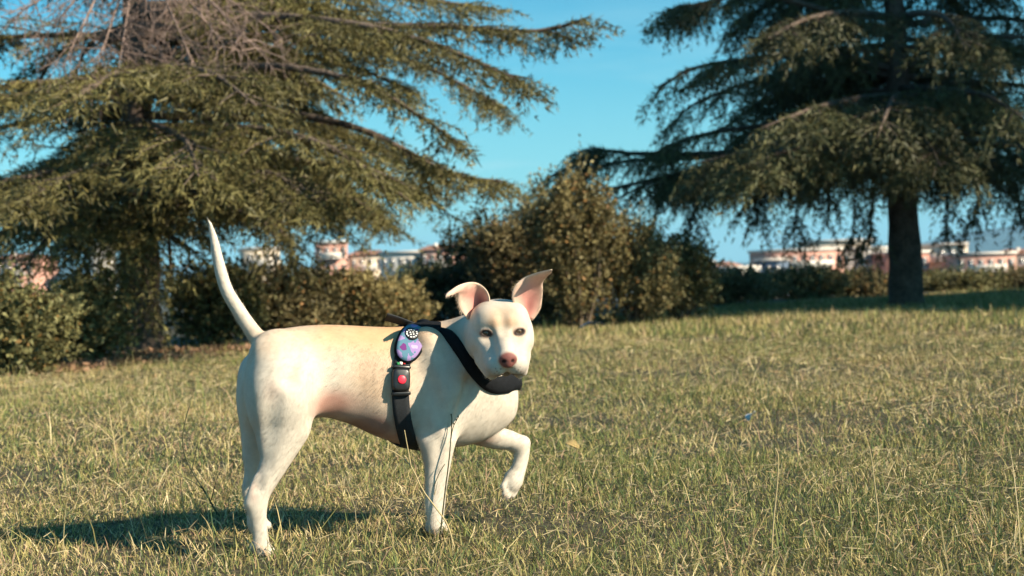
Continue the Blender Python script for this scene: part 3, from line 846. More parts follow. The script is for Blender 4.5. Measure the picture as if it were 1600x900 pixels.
L.new(n2.outputs[0], bp.inputs['Height']); L.new(bp.outputs[0], N['Principled BSDF'].inputs['Normal'])
ground = link("ground", mesh_np("ground", np.stack([XX, YY, ZZ], -1).reshape(-1, 3), np.stack([i + j, i + j + 1, i + nx + j + 1, i + nx + j], -1).reshape(-1, 4), None, True), None, mg)
tag(ground, "sloping meadow ground running down towards the town", kind="structure")

# ================================================================== grass
def noise2(x, y, seed, n=14, f0=.6, f1=6):
    rg = np.random.default_rng(seed); v = 0
    for _ in range(n):
        f = f0 * (f1 / f0) ** rg.random(); a = rg.random() * 6.283
        v = v + np.sin(f * (x * math.cos(a) + y * math.sin(a)) * 2 + rg.random() * 6.283) / (1 + f * .15)
    return v / math.sqrt(n)
LINE = lambda x: np.interp(x, [-9, -5.2, -4.0, -3.0, -1.5, 0, 3, 8, 14], [9.0, 9.7, 11.0, 12.4, 14.5, 16.0, 20.5, 25.5, 29])   # where the meadow meets the shrubs
SHADES = np.array([[.185, .200, .066], [.245, .225, .082], [.300, .250, .100], [.44, .350, .170], [.56, .460, .270], [.085, .120, .048], [.36, .235, .150]])
def blades(y0, y1, dens, hgt, wid, segs, seed, flatness=.5):
    rg = np.random.default_rng(seed)
    hw = lambda y: .42 * y + .75
    area = (.42 * (y1 ** 2 - y0 ** 2) + 1.5 * (y1 - y0)); n = int(area * dens)
    y = np.sqrt(rg.random(n) * (y1 ** 2 - y0 ** 2) + y0 ** 2); x = (rg.random(n) * 2 - 1) * hw(y)
    cl = noise2(x, y, 3, f0=1.2, f1=16); dry = noise2(x, y, 5, f0=.3, f1=5)
    keep = (rg.random(n) < np.clip(.70 + .42 * cl, .06, 1)) & (y < LINE(x) + 1.2)
    x, y, cl, dry = x[keep], y[keep], cl[keep], dry[keep]; n = len(x)
    h = hgt * np.clip(rg.lognormal(0, .38, n), .35, 2.6) * (1 + .22 * cl)
    for g in (gh, gf): h = h * (1 + .75 * np.exp(-((x - g[0]) ** 2 + (y - g[1] + .05) ** 2) / .11 ** 2))      # longer tufts left round the paws
    kind = rg.random(n)
    pdry = np.clip(.47 + .26 * dry, .06, .9)
    isdry = kind < pdry
    c = np.where(isdry[:, None], SHADES[rg.choice([2, 3, 4, 6], n, p=[.34, .32, .16, .18])], SHADES[rg.choice([0, 1, 5, 2], n, p=[.34, .22, .34, .10])])
    c = c * rg.uniform(.80, 1.45, (n, 1))
    az = rg.random(n) * 2 * math.pi
    lean = np.clip(np.abs(rg.normal(0, .75, n)) + np.where(isdry, .15, 0), 0, 1.45) * (.6 + flatness)
    bend = rg.uniform(.1, 1.1, n)
    w = wid * rg.uniform(.6, 1.35, n)
    z = ground_z(x, y) - .004
    dirh = np.stack([np.cos(az), np.sin(az)], -1)
    fz = rg.random(n) * math.pi; sd = np.stack([np.cos(fz), np.sin(fz)], -1)
    sd[:, 0] = np.sign(sd[:, 0] + 1e-9) * np.maximum(np.abs(sd[:, 0]), .35)
    P = np.stack([x, y, z], -1); pts = [P]; ang = lean * .6
    for s in range(segs):
        st = h / segs
        P = P + np.stack([dirh[:, 0] * np.sin(ang) * st, dirh[:, 1] * np.sin(ang) * st, np.cos(ang) * st], -1)
        P[:, 2] = np.maximum(P[:, 2], z + .006); pts.append(P); ang = np.minimum(ang + bend / segs, 1.75)
    V = []
    for s in range(segs):
        ws = w * (1 - .15 * s / segs) * (1.0 if s else .8)
        o = np.stack([sd[:, 0] * ws * .5, sd[:, 1] * ws * .5, np.zeros(n)], -1)
        V += [pts[s] - o, pts[s] + o]
    V.append(pts[segs]); m_ = 2 * segs + 1
    V = np.stack(V, 1).reshape(-1, 3); b = np.arange(n)[:, None] * m_
    Fs = []
    for s in range(segs - 1): Fs.append(b + np.array([2 * s, 2 * s + 1, 2 * s + 3, 2 * s + 2]))
    T = b + np.array([2 * segs - 2, 2 * segs - 1, 2 * segs])
    g = np.stack([.72 + .5 * (k // 2) / segs for k in range(m_)])                    # sheaths are paler at the tip
    Cc = (c[:, None] * np.ones(m_)[None, :, None]).reshape(-1, 3)
    return V, (np.concatenate(Fs) if Fs else np.zeros((0, 4), int)), T, Cc
gm = MB()
for a in ((2.1, 4.7, 18200, .026, .0024, 2, 21, 1.5), (4.7, 7.5, 8400, .028, .0036, 2, 22, 1.3), (7.5, 12, 4200, .034, .0060, 1, 23, .9), (12, 27, 1000, .055, .015, 1, 24),
          (2.1, 5.2, 420, .050, .0024, 3, 25, .8), (2.1, 5.2, 120, .105, .0019, 3, 27, .2), (5.2, 12, 80, .10, .0034, 2, 26, .25)):
    V, Q, T, Cc = blades(*a)
    gm.add(V, *( [Q, T] if len(Q) else [T])); gm.C[-1] = Cc
def thatch(y0, y1, dens, ln, wd, seed):
    """Dry straws lying loose among the blades."""
    rg = np.random.default_rng(seed); n = int((.42 * (y1 ** 2 - y0 ** 2) + 1.5 * (y1 - y0)) * dens)
    y = np.sqrt(rg.random(n) * (y1 ** 2 - y0 ** 2) + y0 ** 2); x = (rg.random(n) * 2 - 1) * (.42 * y + .75)
    k = rg.random(n) < np.clip(.5 + .4 * noise2(x, y, 9, f0=.8, f1=9), .08, 1); x, y = x[k], y[k]; n = len(x)
    az = rg.random(n) * 6.283; l = ln * rg.uniform(.4, 1.5, n); up = rg.normal(.08, .28, n)
    d = np.stack([np.cos(az), np.sin(az), up], -1) * l[:, None]; P = np.stack([x, y, ground_z(x, y) + rg.uniform(.008, .034, n)], -1)
    s = np.stack([-np.sin(az), np.cos(az), np.zeros(n)], -1) * wd * .5; s[:, 2] = wd * rg.uniform(.1, .5, n)
    kink = rg.normal(0, .06, (n, 3)) * l[:, None]; kink[:, 2] = np.abs(kink[:, 2]) * .6
    V = np.stack([P - s, P + s, P + d * .5 + kink - s, P + d * .5 + kink + s, P + d], 1).reshape(-1, 3); V[:, 2] = np.maximum(V[:, 2], ground_z(V[:, 0], V[:, 1]) + .003)
    b = np.arange(n)[:, None] * 5
    c = np.array([.44, .355, .205]) * rg.uniform(.45, 1.15, (n, 1)) * np.where(rg.random((n, 1)) < .25, [.75, .62, .55], [1, 1, 1])
    return V, b + np.array([0, 1, 3, 2]), b + np.array([2, 3, 4]), np.repeat(c, 5, 0)
for a in ((2.1, 4.8, 1700, .042, .0016, 41), (4.8, 8, 900, .050, .0026, 42), (8, 13, 280, .08, .006, 43)):
    V, Q, T, Cc = thatch(*a); gm.add(V, Q, T); gm.C[-1] = Cc
M_grass = mat("grass_blades", attr=True, rough=.75, spec=.12, translucent=.14)
grass = link("grass", gm.mesh("grass"), None, M_grass)
tag(grass, "short meadow grass, green mixed with dry straw", "grass", kind="stuff")
# ================================================================== conifers
def needles(P, Dr, rg, n=4, ln=(.06, .11), wd=.018, shade=None, base=(.080, .088, .030), spread=.75, droop=.2):
    """Bunches of flat needles at points P along twig directions Dr."""
    k = len(P)
    P = np.repeat(P, n, 0); Dr = np.repeat(Dr, n, 0)
    d = nrm(Dr * .7 + rg.normal(0, spread, P.shape) * .6 + np.array([0, 0, -droop])); l = rg.uniform(*ln, (len(P), 1))
    s = nrm(np.cross(d, rg.normal(0, 1, P.shape))) * wd * rg.uniform(.6, 1.3, (len(P), 1))
    V = np.stack([P - s * .5, P + s * .5, P + d * l], 1).reshape(-1, 3)
    T = np.arange(len(P) * 3).reshape(-1, 3)
    tone = np.repeat(rg.uniform(.6, 1.35, (k, 1)) if shade is None else shade, n, 0) * rg.uniform(.85, 1.15, (len(P), 1))
    c = np.array(base) * tone; warm = np.repeat(rg.random((k, 1)), n, 0)
    c = c * (1 - .25 * warm) + np.array([.21, .155, .055]) * .25 * warm * tone * 1.2
    return V, T, np.repeat(c, 3, 0)

def limb_foliage(pts, rg, scale, dens, out, twigs, start=.12, reach=1.0, hang=1.0, step=.075):
    """A layered bough: side branches in a flat fan, branchlets along them, tips weeping by `hang`."""
    L_ = np.linalg.norm(np.diff(pts, axis=0), axis=1).sum(); n = max(4, int(L_ * dens))
    C_ = catmull(pts, 60); tan = nrm(np.gradient(C_, axis=0))
    out.append((C_[8:] + rg.normal(0, .015, C_[8:].shape), tan[8:]))
    cl = rg.uniform(start, 1, max(3, n // 5)); ts = np.clip(cl[rg.integers(0, len(cl), n)] + rg.normal(0, .035, n), start, 1)      # side branches come in clumps
    for t in np.sort(np.where(rg.random(n) < .35, rg.uniform(start, 1, n), ts)):
        i = min(int(t * 59), 59); p = C_[i]; tg = tan[i]
        lat = nrm(np.cross(tg, [0, 0, 1.0])) * (1 if rg.random() < .5 else -1)
        d = nrm(lat * rg.uniform(.35, 1.0) + tg * rg.uniform(.35, .9) + np.array([0, 0, rg.uniform(-.10, .16)]))
        ln = scale * reach * rg.uniform(.5, 1.0) * (1.0 - .84 * t) + .10 * scale * min(1, reach)
        k = max(4, int(ln / .10)); q = p.copy(); line = [q.copy()]
        for s in range(k):
            d = nrm(d + np.array([0, 0, -.055 * (.5 + hang)]) + rg.normal(0, .05, 3)); q = q + d * ln / k; line.append(q.copy())
        line = np.array(line); ld = nrm(np.gradient(line, axis=0)); twigs.append(line)
        fine = catmull(line, max(4, int(ln / (step * .6)))); out.append((fine, nrm(np.gradient(fine, axis=0))))
        for s in range(1, k + 1):
            f = s / k
            for sg in (-1, 1):
                if rg.random() < .12: continue
                lt_ = nrm(np.cross(ld[s], [0, 0, 1.0])) * sg
                b = nrm(lt_ * rg.uniform(.5, 1) + ld[s] * rg.uniform(.4, .9) + np.array([0, 0, rg.uniform(-.25, .08) * (.4 + hang)]))
                bl = scale * rg.uniform(.12, .30) * (1 + .5 * hang * rg.random()); kk = max(2, int(bl / step)); q = line[s].copy(); pp = []
                for _k in range(kk):
                    b = nrm(b + np.array([0, 0, -.20 * hang]) + rg.normal(0, .06, 3)); q = q + b * bl / kk; pp.append((q.copy(), b))
                out.append((np.array([a for a, _ in pp]), np.array([a for _, a in pp])))

M_bark = mat("cedar_bark", (.105, .078, .062), rough=.95, noise=[(6, .35), (28, .3)], bump=(22, .9, .03))
M_needle = mat("cedar_needles", attr=True, rough=.55, spec=.3, translucent=.08)
M_dead = mat("dead_twigs", (.22, .155, .130), rough=.9, noise=(9, .3))
def cedar(name, base, trunk, rad, limbs, label, seed, scale=1.0, dens=9, nn=4, ln=(.06, .11), wd=.018, tone=(.175, .145, .050), reach=1.0, hang=1.0, thin=(), step=.075):
    """trunk: points; limbs: lists of points from the trunk outwards."""
    rg = np.random.default_rng(seed); root = empty(name, base)
    tr = catmull(trunk, 24); rr = np.interp(np.linspace(0, 1, 24), np.linspace(0, 1, len(rad)), rad)
    rr[0] *= 1.5; rr[1] *= 1.18
    V, Q, T = tube(tr, rr, 14); V[:-2] += rg.normal(0, 1, (len(V) - 2, 3)) * .03 * rr.max()
    link("trunk", mesh_np("trunk", V, [Q, T], None, True), root, M_bark)
    out, twigs, marks = [], [], []
    for lb in limbs:
        lb = np.asarray(lb); c = catmull(lb, 14); r0 = .026 * scale + .007 * np.linalg.norm(lb[-1] - lb[0])
        V, Q, T = tube(c, np.linspace(r0, .010, 14), 7)
        link("limb", mesh_np("limb", V, [Q, T], None, True), root, M_bark)
        o0 = len(out); limb_foliage(lb, rg, scale, dens, out, twigs, reach=reach, hang=hang, step=step); marks.append((o0, len(out), rg.uniform(.62, 1.3)))
    for lb in thin:                                           # wispy hanging shoots
        V, Q, T = tube(catmull(lb, 10), np.linspace(.018, .004, 10), 5); link("limb", mesh_np("limb", V, [Q, T], None, True), root, M_bark)
        limb_foliage(np.asarray(lb), rg, scale, dens * .8, out, twigs, start=.35, reach=.12, hang=1.6, step=step)
    P = np.concatenate([a for a, _ in out]); Dd = np.concatenate([b for _, b in out])
    tn = np.ones(len(out))
    for a_, b_, v_ in marks: tn[a_:b_] = v_ * rg.uniform(.8, 1.2, b_ - a_)
    shade = np.repeat(tn, [len(a) for a, _ in out])[:, None] * rg.uniform(.7, 1.25, (len(P), 1))   # tone varies by bough and spray, imitating lit and shaded boughs
    V, T, Cc = needles(P, Dd, rg, nn, ln, wd, shade=shade, base=tone)
    cb = MB(); cb.add(V, T); cb.C[-1] = Cc
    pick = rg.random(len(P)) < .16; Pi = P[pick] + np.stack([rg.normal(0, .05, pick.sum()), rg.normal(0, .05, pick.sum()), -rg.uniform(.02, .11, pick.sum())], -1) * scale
    V, T, Cc = needles(Pi, Dd[pick], rg, 2, (.07, .12), .020 * scale, base=np.array(tone) * .62, spread=1.2)   # flakes under each bough: underside shade in their darker colour, and they block sun
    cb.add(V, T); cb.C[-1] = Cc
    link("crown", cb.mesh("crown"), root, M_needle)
    tb = MB()
    for t in twigs: tb.add(*tube(t[::2] if len(t) > 5 else t, np.linspace(.012, .004, len(t[::2] if len(t) > 5 else t)), 3, False)[:2])
    link("branchlets", tb.mesh("branchlets"), root, M_bark)
    tag(root, label, "tree")
    return root, len(P)

def pl(d0, *q):                                             # limb through photograph pixels with depth offsets from d0
    return np.array([D(a, b, d0 + c) for a, b, c in q])

# --- left cedar
d0 = 13.6; tb_ = G(226, 548); d0 = tb_[1]
gz = ground_z(tb_[0], tb_[1]); tb_[2] = gz
trunkL = [tb_ - np.array([0, 0, .1])] + [D(x, y, d0 + dd) for x, y, dd in ((222, 500, 0), (218, 380, 0), (214, 200, .05), (210, 0, .1), (205, -300, .1), (200, -700, .1))]
LB = []
for a in [[(212, 40, 0), (330, 42, -.4), (500, 40, -.8), (700, 42, -1.0), (820, 50, -1.0), (908, 34, -1.0)],
          [(212, 20, 0), (420, 0, .5), (600, -5, .6), (700, 5, .6), (790, 18, .6)],
          [(212, 55, 0), (450, 60, .9), (640, 95, 1.3), (780, 165, 1.2)],
          [(212, 20, 0), (480, 30, -1.4), (650, 60, -1.8), (800, 120, -1.8)],
          [(214, 130, 0), (330, 110, -1.2), (450, 105, -1.9), (580, 135, -2.1), (690, 205, -2.0)],
          [(214, 140, 0), (400, 170, -.5), (560, 200, -.8), (700, 270, -.8), (785, 283, -.8)],
          [(214, 180, 0), (430, 190, .8), (580, 225, 1.2), (660, 280, 1.2)],
          [(214, 200, 0), (350, 200, -1.6), (470, 215, -2.6), (570, 262, -2.9), (640, 315, -2.9)],
          [(216, 220, 0), (350, 235, -.5), (520, 258, -.7), (620, 285, -.7), (690, 322, -.7)],
          [(216, 250, 0), (330, 265, -1.8), (420, 270, -2.6), (480, 310, -3.0)],
          [(216, 270, 0), (330, 280, .8), (480, 300, 1.2), (580, 325, 1.2)],
          [(216, 250, 0), (120, 262, -1.2), (20, 280, -1.9), (-90, 292, -2.2)],
          [(216, 240, 0), (190, 250, -1.8), (120, 270, -2.8), (40, 310, -3.2)],
          [(216, 330, 0), (110, 335, -.7), (20, 360, -1.0), (-70, 390, -1.0)],
          [(216, 300, 0), (130, 290, .9), (0, 320, 1.3), (-120, 350, 1.3)],
          [(216, 315, 0), (290, 310, -1.0), (360, 325, -1.6), (420, 350, -1.8)],
          [(214, 150, 0), (120, 140, -.8), (20, 150, -1.3), (-110, 175, -1.5)],
          [(214, 160, 0), (100, 180, .7), (-30, 205, 1.0), (-160, 230, 1.0)],
          [(214, 110, 0), (200, 110, -1.6), (170, 120, -2.7), (110, 160, -3.3)],
          [(214, 110, 0), (260, 105, -1.8), (330, 115, -2.9), (400, 165, -3.4)],
          [(214, 190, 0), (250, 200, -2.0), (290, 220, -3.0), (310, 275, -3.6)],
          [(214, 60, 0), (90, 55, .4), (-20, 60, .6), (-160, 70, .6)],
          [(212, -40, 0), (90, -30, .4), (-40, -10, .6), (-180, 30, .6)],
          [(216, 330, 0), (225, 335, -.5), (232, 360, -.8), (240, 420, -.9)],
          [(216, 330, 0), (190, 335, -.9), (150, 360, -1.4), (120, 440, -1.6)],
          [(216, 300, 0), (150, 300, -1.2), (95, 325, -1.8), (60, 395, -2.0)], [(216, 310, 0), (245, 320, -1.0), (262, 360, -1.5), (268, 450, -1.6)], [(216, 310, 0), (215, 330, -1.2), (222, 390, -1.6), (232, 480, -1.6)],
          [(216, 300, 0), (330, 300, -.8), (410, 325, -1.2), (455, 385, -1.3)], [(216, 290, 0), (180, 300, .8), (150, 330, 1.2), (120, 410, 1.3)], [(216, 270, 0), (400, 275, .5), (530, 300, .7), (600, 345, .7)]]:
    LB.append(pl(d0, *a))
rgx = np.random.default_rng(77)
for k in range(34):                                          # inner and rear boughs
    y = rgx.uniform(-20, 320); ang = rgx.uniform(.1, 3.0); ln = rgx.uniform(1.4, 3.0)
    p0 = D(213, y, d0); e = np.array([math.cos(ang), math.sin(ang), 0])
    LB.append(np.array([p0, p0 + e * ln * .4 + [0, 0, .06], p0 + e * ln * .75 - [0, 0, .05], p0 + e * ln - np.array([0, 0, .35])]))
for k in range(26):                                          # the tree above the picture
    y = -190 - k * 26; ang = k * 2.4 + 1.2; ln = 3.1 * (1 - k / 34)
    p0 = D(208, y, d0); e = np.array([math.cos(ang), math.sin(ang), 0])
    LB.append(np.array([p0, p0 + e * ln * .4 + [0, 0, .12], p0 + e * ln * .75, p0 + e * ln - np.array([0, 0, .35])]))
left_cedar, n_l = cedar("cedar_tree", tb_, trunkL, [.21, .19, .18, .15, .11, .06, .02], LB,
    "large cedar with golden-lit drooping boughs and a patch of dead twigs, left behind the dog", 31, scale=1.0, dens=10.2, nn=4, ln=(.045, .09), wd=.0115, tone=(.160, .145, .052), reach=1.1, hang=.48, step=.058)
# dead twiggy boughs high on the left
rg = np.random.default_rng(8)
for tgt in ((60, 70), (100, 100), (145, 125), (190, 80), (255, 95), (300, 95), (350, 70), (400, 75), (440, 60), (20, 30)):
    p0 = D(215 + rg.uniform(-15, 15), -55, d0 - 1.2); p1 = D(tgt[0], tgt[1], d0 - 2.2 + rg.uniform(-.5, .7))
    line = catmull([p0, p0 * .62 + p1 * .38 + [0, 0, .16], p0 * .25 + p1 * .75 + [0, 0, .08], p1], 14)
    db = MB(); db.add(*tube(line, np.linspace(.014, .004, 14), 5, False)[:2])
    for s in range(2, 14):
        for _ in range(3):
            d = nrm(rg.normal(0, .8, 3) + (p1 - p0) * .35 + np.array([0, 0, -.35])); ln = rg.uniform(.18, .5)
            q = line[s]; w = np.array([q, q + d * ln * .5 + rg.normal(0, .02, 3), q + d * ln + [0, 0, -.06]])
            db.add(*tube(w, [.006, .004, .002], 3, False)[:2])
            for _k in range(3):
                d2 = nrm(d + rg.normal(0, .7, 3)); a = w[1] + (w[2] - w[1]) * rg.random()
                db.add(*tube([a, a + d2 * rg.uniform(.08, .22)], [.0035, .0015], 3, False)[:2])
    db_o = link("dead_bough", db.mesh("dead_bough"), left_cedar, M_dead)

# --- right cedar
tr_ = G(1417, 478); d1 = tr_[1]; tr_[2] = ground_z(tr_[0], tr_[1])
trunkR = [tr_ - np.array([0, 0, .1])] + [D(x, y, d1 + dd) for x, y, dd in ((1415, 440, 0), (1411, 330, 0), (1404, 160, 0), (1396, 0, 0), (1385, -300, 0), (1375, -560, 0))]
RB = []
for a in [[(1400, 60, 0), (1300, 20, -.5), (1180, -10, -1.0), (1100, 5, -1.2), (1048, 14, -1.2)],
          [(1400, 110, 0), (1290, 85, -.4), (1180, 92, -.8), (1090, 105, -1.0), (1028, 136, -1.0)],
          [(1402, 120, 0), (1300, 110, .9), (1200, 120, 1.3), (1090, 160, 1.4), (1050, 195, 1.4)],
          [(1405, 200, 0), (1290, 190, 0), (1160, 200, 0), (1080, 215, 0), (1020, 240, 0)],
          [(1405, 230, 0), (1270, 225, .2), (1120, 240, .4), (990, 240, .5), (930, 236, .5), (868, 272, .5)],
          [(1405, 240, 0), (1250, 250, .7), (1100, 262, 1.2), (980, 290, 1.2), (900, 300, 1.2)],
          [(1406, 230, 0), (1290, 222, -1.4), (1190, 230, -2.2), (1090, 255, -2.6)],
          [(1407, 235, 0), (1320, 230, -2.2), (1230, 235, -3.4), (1170, 262, -3.8)],
          [(1405, 150, 0), (1340, 155, -2.2), (1270, 170, -3.4), (1190, 200, -4.0)],
          [(1405, 150, 0), (1400, 150, -2.2), (1390, 165, -3.6), (1370, 215, -4.4)],
          [(1405, 140, 0), (1470, 140, -2.0), (1540, 150, -3.2), (1600, 185, -4.0)],
          [(1406, 215, 0), (1430, 215, -2.0), (1450, 225, -3.2), (1470, 260, -3.8)],
          [(1406, 225, 0), (1500, 220, -1.2), (1600, 230, -1.8), (1720, 255, -2.0)],
          [(1406, 240, 0), (1500, 240, .8), (1610, 250, 1.2), (1720, 270, 1.2)],
          [(1404, 140, 0), (1520, 130, .3), (1640, 140, .4), (1800, 175, .4)],
          [(1402, 80, 0), (1500, 60, -1.0), (1620, 60, -1.4), (1740, 85, -1.4)],
          [(1402, 80, 0), (1500, 70, 1.0), (1620, 80, 1.6), (1740, 110, 1.8)],
          [(1400, 30, 0), (1330, 20, -2.0), (1260, 30, -3.2), (1200, 60, -3.8)],
          [(1400, 30, 0), (1440, 20, -2.2), (1480, 30, -3.4), (1510, 80, -4.0)],
          [(1398, 0, 0), (1290, -25, .8), (1190, -20, 1.2), (1090, 10, 1.4)],
          [(1398, 0, 0), (1500, -30, .4), (1600, -30, .6), (1720, 0, .6)],
          [(1402, 90, 0), (1390, 85, 2.0), (1380, 95, 3.2), (1370, 130, 3.8)],
          [(1404, 180, 0), (1330, 180, 2.0), (1250, 195, 3.2), (1180, 235, 3.8)],
          [(1404, 180, 0), (1480, 180, 2.0), (1560, 195, 3.2), (1640, 235, 3.8)],
          [(1406, 245, 0), (1350, 235, .9), (1290, 242, 1.4), (1220, 262, 1.6)],
          [(1407, 240, 0), (1360, 232, -1.2), (1330, 242, -2.0), (1310, 262, -2.2)],
          [(1407, 240, 0), (1470, 230, -1.0), (1520, 240, -1.6), (1570, 262, -1.8)],
          [(1405, 235, 0), (1250, 232, .8), (1100, 246, 1.0), (960, 254, 1.0), (885, 284, 1.0)], [(1405, 240, 0), (1240, 246, .3), (1110, 262, .3), (1030, 280, .3), (960, 312, .3)],
          [(1405, 230, 0), (1230, 236, .9), (1130, 262, 1.3), (1070, 300, 1.3)], [(1405, 225, 0), (1260, 232, -.5), (1150, 250, -.9), (1080, 285, -.9)],
          [(1406, 245, 0), (1300, 252, .3), (1230, 275, .4), (1180, 312, .4)], [(1406, 245, 0), (1480, 250, .3), (1540, 275, .4), (1590, 315, .4)]]:
    RB.append(pl(d1, *a))
for k in range(40):                                          # inner boughs
    y = rgx.uniform(-60, 255); ang = rgx.uniform(-.2, 3.3); ln = rgx.uniform(1.3, 2.8)
    p0 = D(1404, y, d1); e = np.array([math.cos(ang), math.sin(ang), 0])
    RB.append(np.array([p0, p0 + e * ln * .4 + [0, 0, .08], p0 + e * ln * .75, p0 + e * ln - np.array([0, 0, .4])]))
for k in range(22):
    y = -150 - k * 22; ang = k * 2.4 + .6; ln = 3.7 * (1 - k / 28)
    p0 = D(1390, y, d1); e = np.array([math.cos(ang), math.sin(ang), 0])
    RB.append(np.array([p0, p0 + e * ln * .4 + [0, 0, .15], p0 + e * ln * .75, p0 + e * ln - np.array([0, 0, .5])]))
RT_THIN = [pl(d1, *a) for a in ([(1130, 262, .8), (1110, 290, .8), (1085, 330, .8), (1075, 372, .8)], [(1200, 265, .6), (1190, 310, .6), (1180, 352, .6)], [(1252, 268, .6), (1246, 320, .6), (1240, 385, .6)],
    [(1330, 270, -.4), (1336, 330, -.5), (1330, 392, -.5)], [(1368, 275, -.4), (1362, 330, -.5), (1358, 385, -.5)], [(1470, 270, .5), (1480, 320, .5), (1478, 372, .5)], [(1530, 275, .5), (1528, 315, .5), (1520, 350, .5)],
    [(1040, 275, .8), (1028, 320, .8), (1020, 368, .8)], [(1585, 270, .5), (1590, 310, .5), (1596, 352, .5)], [(1290, 268, .5), (1296, 310, .5), (1292, 352, .5)])]
right_cedar, n_r = cedar("cedar_tree", tr_, trunkR, [.24, .225, .21, .17, .13, .07, .02], RB,
    "dark cedar with a thick bare trunk and weeping boughs, right behind the dog", 47, scale=1.3, dens=6.5, nn=4, ln=(.07, .13), wd=.0165, tone=(.090, .100, .046), reach=1.0, hang=1.05, thin=RT_THIN, step=.085)
print("needle points", n_l, n_r)
# --- cedars standing out of the picture on the right; they shade the right cedar and the meadow's edge
def copy_tree(o, parent=None):
    c = o.copy(); COL.objects.link(c); inv = o.matrix_parent_inverse.copy(); c.parent = parent; c.matrix_parent_inverse = inv
    for ch in o.children: copy_tree(ch, c)
    return c
for k, (x, y, rz, sc, lb) in enumerate(((11.2, 16.8, 4.3, 1.0, "cedar out of view, nearest of all beyond the right edge of the picture"), (13.2, 16.4, 1.9, 1.0, "cedar out of view, second nearest beyond the right edge of the picture"), (12.4, 18.4, 2.9, .9, "cedar out of view, third nearest beyond the right edge of the picture"), (16.5, 15.8, 0.7, 1.1, "cedar out of view, fourth nearest beyond the right edge of the picture"), (20.0, 15.5, 3.6, 1.25, "cedar out of view, farthest beyond the right edge of the picture"))):
    c = copy_tree(right_cedar); c["label"] = lb
    c.location = (x, y, float(ground_z(x, y))); c.rotation_euler.z = rz; c.scale = (sc, sc, 2.28)
# ================================================================== shrubs
M_leaf = mat("shrub_leaves", attr=True, rough=.6, spec=.25, translucent=.2)
M_stem = mat("shrub_stems", (.13, .095, .065), rough=.9, noise=(14, .3))
def shrub(name, label, base, w, h, dep, seed, n, leaf, tone, group=None, cat="bush", upright=0.0, lobes=9):
    """Foliage mass of leafy shoots: lobes of leaves over branching stems."""
    rg = np.random.default_rng(seed); base = np.asarray(base, float); root = empty(name, base)
    sm = MB(); cen, rad = [], []
    for k in range(lobes):
        a = rg.random() * 6.283; r = math.sqrt(rg.random()) * .78
        zz = h * rg.uniform(.18, .86) * (1 - .25 * r); c = base + np.array([math.cos(a) * r * w * .5, math.sin(a) * r * dep * .5, zz])
        cen.append(c); rad.append(np.array([w, dep, h * (1 + upright)]) * rg.uniform(.08, .22))
        mid_ = base + (c - base) * .5 + rg.normal(0, .05 * w, 3) * [1, 1, 0]
        b0 = base + np.array([math.cos(a), math.sin(a), 0]) * rg.uniform(0, .08) * w - [0, 0, .04]
        sm.add(*tube(catmull([b0, mid_, c], 7), np.linspace(.022, .006, 7) * (.6 + .25 * h), 5, False)[:2])
    link("stem", sm.mesh("stem", True), root, M_stem)
    cen, rad = np.array(cen), np.array(rad)
    ns = n // 10; which = rg.integers(0, lobes, ns)                        # leafy shoots, ten leaves each
    u = nrm(rg.normal(0, 1, (ns, 3))); rr = rg.random((ns, 1)) ** .38
    P = cen[which] + u * rr * rad[which]; P[:, 2] = np.maximum(P[:, 2], base[2] + .03)
    d = nrm(u + np.array([0, 0, .5 + upright * 1.5]) + rg.normal(0, .35, (ns, 3))); tn = rg.uniform(.55, 1.4, (ns, 1)) * (np.array([.75, .9, 1.05, 1.2])[rg.integers(0, 4, lobes)])[which][:, None]
    stray = rg.random(ns) < .10; P[stray] += d[stray] * rad.mean() * rg.uniform(.2, .9, (stray.sum(), 1)); P[:, 2] = np.maximum(P[:, 2], base[2] + .03)
    P = np.repeat(P, 10, 0); d10 = np.repeat(d, 10, 0); tt = rg.random((len(P), 1)) * leaf * 4.5
    P = P + d10 * tt; ld = nrm(d10 * .5 + rg.normal(0, .8, P.shape)); s = nrm(np.cross(ld, rg.normal(0, 1, P.shape)))
    l = leaf * rg.uniform(.6, 1.3, (len(P), 1)); wd = l * .28
    V = np.stack([P, P + ld * l * .5 - s * wd, P + ld * l, P + ld * l * .5 + s * wd], 1).reshape(-1, 3)
    Q = np.arange(len(P) * 4).reshape(-1, 4)
    c = np.array(tone) * np.repeat(tn, 10, 0) * rg.uniform(.75, 1.25, (len(P), 1))
    red = rg.random((len(P), 1)) < .05
    c = np.where(red, c * [1.5, .95, .75], c)
    cb = MB(); cb.add(V, Q); cb.C[-1] = np.repeat(c, 4, 0)
    link("foliage", cb.mesh("foliage"), root, M_leaf)
    tag(root, label, cat, group)
    return root
def at_ground(px, d):
    p = D(px, 450, d); p[2] = ground_z(p[0], p[1]); return p
GOLD, OLIV, BROWN, DKGR = (.225, .185, .080), (.160, .150, .062), (.175, .148, .072), (.075, .086, .042)
def hgt(px, py, d, base): return D(px, py, d)[2] - base[2]
